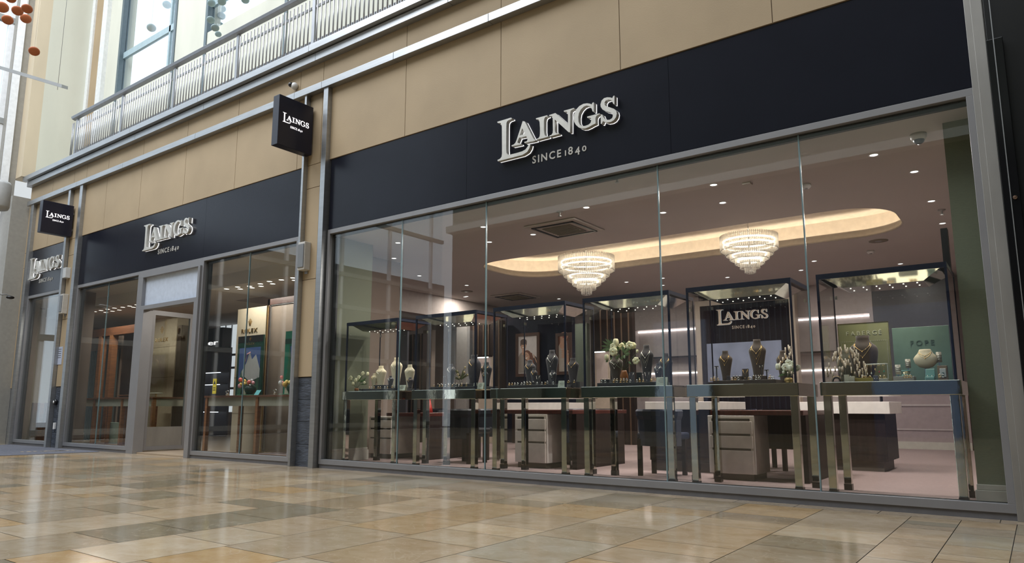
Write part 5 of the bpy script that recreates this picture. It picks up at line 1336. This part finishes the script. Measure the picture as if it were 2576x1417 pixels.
# ================================================================== WATCH ROOM (left of the pier)
def watch_room():
    # lights in the soffit
    proto = None
    D = [(570,727),(598,722),(604,727),(628,720),(634,724),(655,714),(657,720),(678,708),(686,714),(708,704),(737,699),(741,705)]
    D += [(238,784),(254,781),(266,786),(271,778),(283,783),(288,775),(300,780),(309,773),(326,770),(336,773),(344,767)]
    for u, v in D:
        p = P(u, v, z=2.72)
        if not (.76 < p.y < 3): 
            p = P(u, v, z=2.72); p.y = min(max(p.y, .80), 2.9)
        lamp_disc(p, 2.714, 3.6, .04, (1, .94, .85))
        if proto is None:
            t = thing('watch_room_downlight', (p.x, p.y, 2.72), 'round bright downlight in the watch room soffit', 'ceiling light', 'downlights in the watch room soffit')
            MB().lathe([(.052, 0), (.052, -.004), (.042, -.004)], (p.x, p.y, 2.72), 16, caps=False).build('bezel', WHITE, t)
            MB().lathe([(.044, -.002), (.001, -.002)], (p.x, p.y, 2.72), 16, caps=False).build('lens', SPOT, t); proto = t
        else: dup(proto, (p.x, p.y, 2.72), proto['label'])
    # beige brand wall
    y = 1.30
    def crown(mb, fn, cx_, z, s):
        for k, (dx, hh) in enumerate(((-.42, .62), (-.22, .86), (0, 1.0), (.22, .86), (.42, .62))):
            a, b = cx_+dx*.28*s, cx_+dx*s
            mb.prism([[(a-.03*s, z+.15*s), (a+.03*s, z+.15*s), (b+.022*s, z+hh*s), (b-.022*s, z+hh*s)]], fn, 0, .008)
            pts = [(b+.05*s*math.cos(q*PI/5), z+(hh+.04)*s+.05*s*math.sin(q*PI/5)) for q in range(10)]; mb.prism([pts], fn, 0, .010)
        pts = [(cx_+.2*s*math.cos(q*PI/8), z+.1*s+.09*s*math.sin(q*PI/8)) for q in range(16)]; mb.prism([pts], fn, 0, .008)
    a, b = XU(592, y, 900), XU(668, y, 900); zt = ZV(630, 775, y)
    t = thing('brand_wall', ((a+b)/2, y, 0), 'beige fabric wall with gold crown emblem and serif letters behind the watch table', 'brand wall')
    MB().box(a, b, y, y+.12, .0, zt).build('wall', BEIGEP, t)
    MB().box(a, b, y-.003, y, 1.23, 1.236).box(a, b, y-.003, y, .62, .626).build('seam', STONEJ, t)
    MB().box(b-.01, b+.02, y-.02, y, 0, zt).build('edge_trim', GOLD, t)
    fn = front(y); mb = MB(); crown(mb, fn, XU(630, y, 810), ZV(630, 820, y), .115); mb.build('crown_emblem', GOLD, t)
    mb = MB(); x0, x1 = XU(609, y, 830), XU(648, y, 830); text(mb, 'ROLEX', fn, x0, ZV(628, 837, y), .068, .05, .0, 0, .012, width=x1-x0); mb.build('lettering', GOLD, t)
    # dark framed green watch board in front
    y2 = 1.10; a, b = XU(597, y2, 900), XU(660, y2, 900); z1 = ZV(628, 845, y2); zb = .905
    t = thing('mountain_board', ((a+b)/2, y2, zb), 'dark green display board with a snowy mountain picture on the watch table', 'display board')
    MB().box(a, b, y2, y2+.03, zb, z1).build('board', mat('board_dark_green', (.006, .045, .03), .25), t)
    MB().box(a, b, y2-.002, y2, z1-.11, z1).build('header', BLACK, t)
    mb = MB(); crown(mb, front(y2-.002), (a+b)/2, z1-.085, .05); mb.build('crown_emblem', GOLD, t)
    mb = MB(); w = b-a; text(mb, 'ROLEX', front(y2), (a+b)/2-w*.17, z1-.155, .034, .05, 0, 0, .003, width=w*.34); mb.build('lettering', GOLD, t)
    X = lambda k: a+w*k; h = z1-.20-zb; Z = lambda k: zb+h*k
    def poly(pts, m, d): MB().prism([[(X(p), Z(q)) for p, q in pts]], front(y2), 0, d).build('picture', m, t)
    poly([(.08, 0), (.08, 1), (.92, 1), (.92, 0)], mat('print_sky', (.04, .09, .28), .5), .001)
    poly([(.08, .3), (.2, .5), (.38, .68), (.5, .92), (.6, .75), (.75, .85), (.92, .55), (.92, .3)], mat('print_snow', (.45, .48, .50), .5), .002)
    poly([(.08, 0), (.08, .35), (.3, .42), (.55, .30), (.92, .38), (.92, 0)], mat('print_forest', (.02, .05, .035), .5), .003)
    for cx_, ww, hh in ((.2, .12, .55), (.32, .1, .45), (.85, .08, .4)): poly([(cx_-ww, .02), (cx_, hh), (cx_+ww, .02)], mat('print_fir', (.02, .10, .05), .5), .004)
    MB().tube([(X(.55), y2-.012, Z(.9)), (X(.42), y2-.014, Z(.86)), (X(.36), y2-.014, Z(.70))], .008, 6).build('cane', mat('pink_cane', (.6, .3, .3), .4), t)
    # bronze framed tall screen
    y3 = 1.35; a, b = XU(676, y3, 900), XU(745, y3, 900); zt = ZV(705, 765, y3)
    t = thing('framed_screen', ((a+b)/2, y3, 0), 'tall bronze-framed taupe screen at the right of the watch window', 'screen')
    MB().box(a, b+.4, y3, y3+.03, 0, zt).build('panel', mat('taupe_screen', (.19, .15, .12), .5), t)
    MB().box(a-.06, a, y3-.03, y3+.03, 0, zt+.10).box(a-.06, b+.4, y3-.03, y3+.03, zt, zt+.10).build('frame', mat('bronze_dark', (.06, .03, .025), .3), t)
    MB().box(a, a+.012, y3-.02, y3, 0, zt).box(a, b+.4, y3-.02, y3, zt-.012, zt).build('inner_trim', STEEL, t)
    # green tree board at right
    y4 = .95; a, b = XU(716, y4, 900), XU(760, y4, 900); z1 = ZV(722, 834, y4)
    t = thing('fir_board', ((a+b)/2, y4, .905), 'bright green display board with fir trees, cut off by the pier', 'display board')
    MB().box(a, b, y4, y4+.03, .905, z1).build('board', mat('board_green', (.01, .16, .10), .25), t)
    w = b-a; h = z1-.905; X = lambda k: a+w*k; Z = lambda k: .905+h*k
    MB().box(a, b, y4-.002, y4, Z(.80), Z(.88)).build('stripe', MC['board_dark_green'], t)
    MB().box(X(.3), b, y4-.003, y4, Z(.30), Z(.76)).build('sky_print', MC['print_sky'], t)
    for cx_, ww, hh in ((.30, .22, .75), (.62, .25, .58)):
        for k in range(4): MB().prism([[(X(cx_-ww*(1-k*.2)), Z(hh*(.15+k*.2))), (X(cx_), Z(hh*(.45+k*.2))), (X(cx_+ww*(1-k*.2)), Z(hh*(.15+k*.2)))]], front(y4-.003), 0, .002+.001*k).build('fir_print', MC['print_fir'], t)
    # tables
    def wtable(x0, x1, y0, y1, z, lab, legs=True, m=WOOD):
        t = thing('watch_table', ((x0+x1)/2, (y0+y1)/2, 0), lab, 'display table', 'timber watch display tables')
        MB().box(x0, x1, y0, y1, z-.03, z).build('table_top', WOODD, t, .003)
        MB().box(x0+.03, x1-.03, y0+.04, y1-.04, z-.16, z-.03).build('apron', mat('apron_grey', (.25, .235, .19), .6), t)
        for lx in (x0+.02, (x0+x1)/2-.03, x1-.08):
            for ly in (y0+.02, y1-.08): MB().box(lx, lx+.06, ly, ly+.06, .0, z-.03).build('leg', m, t, .003)
        MB().box(x0+.02, x1-.02, y0+.02, y0+.06, .0, .05).build('foot_rail', m, t)
    wtable(XU(512, .45, 1000), -7.98, .45, 1.15, .905, 'timber watch table behind the window right of the doorway')
    wtable(-14.62, -12.35, .45, 1.15, .905, 'timber watch table behind the window left of the doorway')
    wtable(-16.5, -15.25, .45, 1.15, .905, 'timber watch table in the far left window')
    zt = .906
    def watch(u, y, z, m, lab, dial=None):
        x = XU(u, y, 965); t = thing('wristwatch', (x, y, z), lab, 'wristwatch', 'wristwatches on the watch tables')
        MB().box(x-.02, x+.02, y-.02, y+.02, z, z+.035).build('stand', BEIGEP, t, .003)
        MB().torus((x, y, z+.062), .026, .005, 'y', 18, 6).build('bracelet', m, t)
        MB().box(x-.013, x+.013, y-.036, y-.024, z+.05, z+.076).build('case', m, t, .005)
    for i, (u, lab) in enumerate(((442, 'watch at the left end of the table by the doorway'), (451, 'second watch from the left end of the table by the doorway'), (574, 'steel watch on a beige stand left of the mountain board'), (694, 'watch lying near the pier end of the table'))): 
        if u > 515: watch(u, .70, zt, SILV, 'steel '+lab)
    def fantasy(u0, us, y, lab, seed):
        rnd = random.Random(seed); x = XU(u0, y, 960); t = thing('colourful_ornament', (x, y, zt), lab, 'ornament', 'colourful watch ornaments')
        MB().lathe([(.16, 0), (.18, .008), (.17, .012)], (x, y, zt), 26, 1, .6).build('green_dish', mat('dish_green', (.01, .22, .10), .3), t)
        MB().box(x-.05, x+.04, y-.03, y+.03, zt+.012, zt+.10).build('block', BEIGEP, t, .004)
        for k in range(9):
            c = [(.7, .45, .12), (.65, .14, .12), (.8, .6, .2), (.7, .35, .4), (.5, .5, .5)][k % 5]
            mm = mat('ornament_%d' % (k % 5), c, .3)
            MB().ball((x+rnd.uniform(-.16, .17), y+rnd.uniform(-.05, .03), zt+rnd.uniform(.12, .26)), rnd.uniform(.022, .036), 10, sz=1.1).build('bead', mm, t)
        MB().ball((x+.07, y+.03, zt+.10), .09, 14, sx=1.1, sz=.9).build('dark_dome', mat('dome_green', (.006, .03, .02), .3), t)
    fantasy(620, None, .72, 'group of red, gold and pink ornaments on a green dish before the mountain board', 4)
    fantasy(726, None, .70, 'red and gold ornament on a green dish before the fir board', 8)
    a = XU(640, .52, 965); t = thing('teal_card', (a, .52, zt), 'turquoise tent card on the watch table', 'price card')
    MB().hexa([(a, .52, zt), (a+.11, .52, zt), (a+.11, .525, zt), (a, .525, zt)], [(a+.015, .56, zt+.075), (a+.125, .56, zt+.075), (a+.125, .565, zt+.075), (a+.015, .565, zt+.075)]).build('card', mat('turquoise', (.12, .42, .45), .5), t)
    # yellow sticker on glass
    p = P(540, 972, y=.04); t = thing('warning_sticker', (p.x, .04, p.z), 'yellow warning sticker on the glass right of the doorway', 'sticker')
    MB().box(p.x-.045, p.x+.045, .036, .043, p.z-.11, p.z+.11).build('sheet', mat('sticker_yellow', (.50, .42, .05), .5), t)
    MB().prism([[(p.x-.03, p.z+.03), (p.x+.03, p.z+.03), (p.x, p.z+.085)]], front(.036), 0, .001).box(p.x-.03, p.x+.03, .034, .036, p.z-.03, p.z-.02).box(p.x-.03, p.x+.03, .034, .036, p.z-.06, p.z-.05).build('print', INK, t)
    # beige column wall seen through the doorway, with gold emblem
    y = 2.3; a, b = XU(383, y, 900), XU(440, y, 900); zt2 = ZV(412, 795, y)
    t = thing('emblem_column', ((a+b)/2, y, 0), 'cream column with gold crown emblem seen through the doorway', 'column')
    MB().box(a, b, y, y+.3, 0, 2.72).build('column', mat('cream_column', (.50, .42, .31), .5), t)
    MB().box(b, b+.16, y+.02, y+.3, 0, 2.5).build('dark_side', DBROWN, t)
    MB().box(a, b, y-.003, y, ZV(410, 874, y), ZV(410, 874, y)+.006).box(a, b, y-.003, y, ZV(410, 950, y), ZV(410, 950, y)+.006).build('seam', STONEJ, t)
    mb = MB(); crown(mb, front(y), XU(408, y, 830), ZV(408, 840, y), .16); mb.build('crown_emblem', GOLD, t)
    mb = MB(); x0, x1 = XU(392, y, 855), XU(423, y, 855); text(mb, 'ROLEX', front(y), x0, ZV(408, 860, y), .085, .05, 0, 0, .012, width=x1-x0); mb.build('lettering', GOLD, t)
    t = thing('side_table', (XU(395, 1.9, 990), 1.9, 0), 'small dark timber table before the cream column', 'table')
    a, b = XU(372, 1.9, 990), XU(410, 1.9, 990)
    MB().box(a, b, 1.7, 2.1, .84, .90).build('table_top', WOODD, t); MB().box(b-.08, b-.02, 1.72, 1.78, 0, .84).box(a+.02, a+.08, 1.72, 1.78, 0, .84).build('leg', WOOD, t)
    # black brand gantry deeper in
    y = 4.2; a, b = XU(444, y, 900), XU(556, y, 900)
    t = thing('black_gantry', ((a+b)/2, y, 0), 'black display gantry with white lit lettering seen beyond the doorway', 'display stand')
    MB().box(a, b, y, y+.25, ZV(470, 880, y), 2.72).build('header', BLACK, t); MB().box(a, b, y+.25, y+.3, 0, ZV(470, 880, y)).build('back_panel', mat('gantry_grey', (.08, .075, .09), .4), t)
    fn = front(y); zl = ZV(475, 874, y)
    mb = MB(); x0 = XU(452, y, 870); text(mb, 'TAG', fn, x0, zl, .125, .0, .02, 0, .02, width=XU(497, y, 870)-x0)
    text(mb, 'Heuer', fn, x0+.42+.12, zl, .125, .0, .0, 0, .02, width=XU(548, y, 874)-x0-.54); mb.build('lettering', WHITEL, t)
    for k, z in enumerate((.62, 1.0, 1.3, 1.6)): MB().box(a+.05, b-.05, y+.02, y+.25, z, z+.03).build('shelf', MC['gantry_grey'], t); MB().box(a+.05, b-.05, y+.03, y+.05, z-.02, z-.005).build('light_strip', emat('cool_strip', (.85, .9, 1), 2.2), t)
    MB().box(a+.06, a+.5, y-.4, y, 0, .55).build('base_cabinet', WHITEP, t)
    # glowing panel standing in for daylight seen through the shop
    y = 5.2; t = thing('daylight_panel', (XU(570, y, 900), y, 0), 'glowing white grid panel standing in for daylight behind the window right of the doorway', 'wall panel')
    a, b = XU(550, y, 900), XU(597, y, 900); MB().box(a, b, y, y+.05, .6, ZV(570, 800, y)).build('panel', emat('daylight_glow', (.8, .85, .9), .75), t)
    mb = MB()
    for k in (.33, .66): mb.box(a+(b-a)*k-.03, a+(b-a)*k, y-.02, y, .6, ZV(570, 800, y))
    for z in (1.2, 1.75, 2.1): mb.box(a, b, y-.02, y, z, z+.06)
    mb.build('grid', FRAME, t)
    # backs of the left windows
    MB_ = partition_left = thing('window_backdrop', (-16.3, 1.68, 0), 'grey-green curtain backdrop behind the window left of the doorway', 'backdrop')
    mb = MB()
    for i in range(19): mb.box(-17.7+i*.075, -17.7+i*.075+.05, 1.62, 1.66+.02*(i % 2), 0, 2.0)
    mb.build('curtain', mat('curtain_teal', (.10, .13, .13), .7), MB_)
    MB().box(-17.9, -16.3, 1.70, 1.74, 0, 2.3).build('panel', TAUPE, MB_)
    t = thing('timber_frame_stand', (-16.0, 1.35, 0), 'tall timber frame stand at the left of the window left of the doorway', 'display stand')
    for x in (-16.5, -16.0, -14.9): MB().box(x, x+.14, 1.3, 1.42, 0, 2.25).build('upright', WOOD, t)
    MB().box(-17.6, -14.5, 1.3, 1.42, 2.25, 2.42).build('beam', WOODD, t)
    t = thing('white_block', (-15.3, 1.2, 0), 'pale green block standing on the floor under the left watch table', 'block')
    MB().box(-15.5, -15.1, 1.15, 1.28, 0, .42).build('block', mat('pale_green_block', (.32, .42, .36), .5), t)
    for (x0, x1, z, lab) in ((-13.1, -12.75, .95, 'round cream tray on a small stand on the left watch table'), (-14.2, -13.5, .92, 'long flat timber board on the left watch table')):
        t = thing('display_riser', ((x0+x1)/2, .8, .906), lab, 'display stand')
        MB().lathe([((x1-x0)/2, 0), ((x1-x0)/2, .012)], ((x0+x1)/2, .8, z+.02), 24, 1, .5).build('plate', CRM if z > .93 else WOOD, t); MB().box((x0+x1)/2-.01, (x0+x1)/2+.01, .79, .81, .906, z+.02).build('stem', GOLD, t)
    # far left window
    t = thing('far_backdrop', (-17.95, .6, 0), 'beige backdrop panel in the far left window', 'backdrop')
    MB().box(-17.99, -17.95, .42, 1.0, 0, 2.9).build('panel', BEIGEP, t)
    t = thing('timber_screen', (-17.2, .6, 0), 'three upright timber boards in the far left window', 'screen')
    for k in range(3): MB().box(-17.5+k*.32, -17.4+k*.32, .50, .75, 0, .82).build('board', WOOD if k % 2 else WOODD, t)
    t = thing('white_stool', (-16.3, 1.2, 0), 'small white block under the far left watch table', 'block')
    MB().box(-16.45, -16.2, .85, 1.05, 0, .2).build('block', WHITE, t)
    t = thing('gold_watch_trophy', (-16.0, .75, .906), 'small gold watch stand on the far left watch table', 'ornament')
    MB().lathe([(.05, 0), (.02, .03), (.02, .10), (.04, .13), (.01, .15)], (-16.0, .75, .906), 16).build('stand', GOLDV, t)
    MB().torus((-16.0, .75, 1.12), .045, .008, 'y', 18, 6).build('watch', GOLD, t)
    struct('wall_watch_room', MB().box(-15.12, -14.72, .12, .4, 0, 2.95).box(-18.0, -17.3, .10, .4, 0, 2.95), TAUPE, 'reveal walls of the watch room')
watch_room()
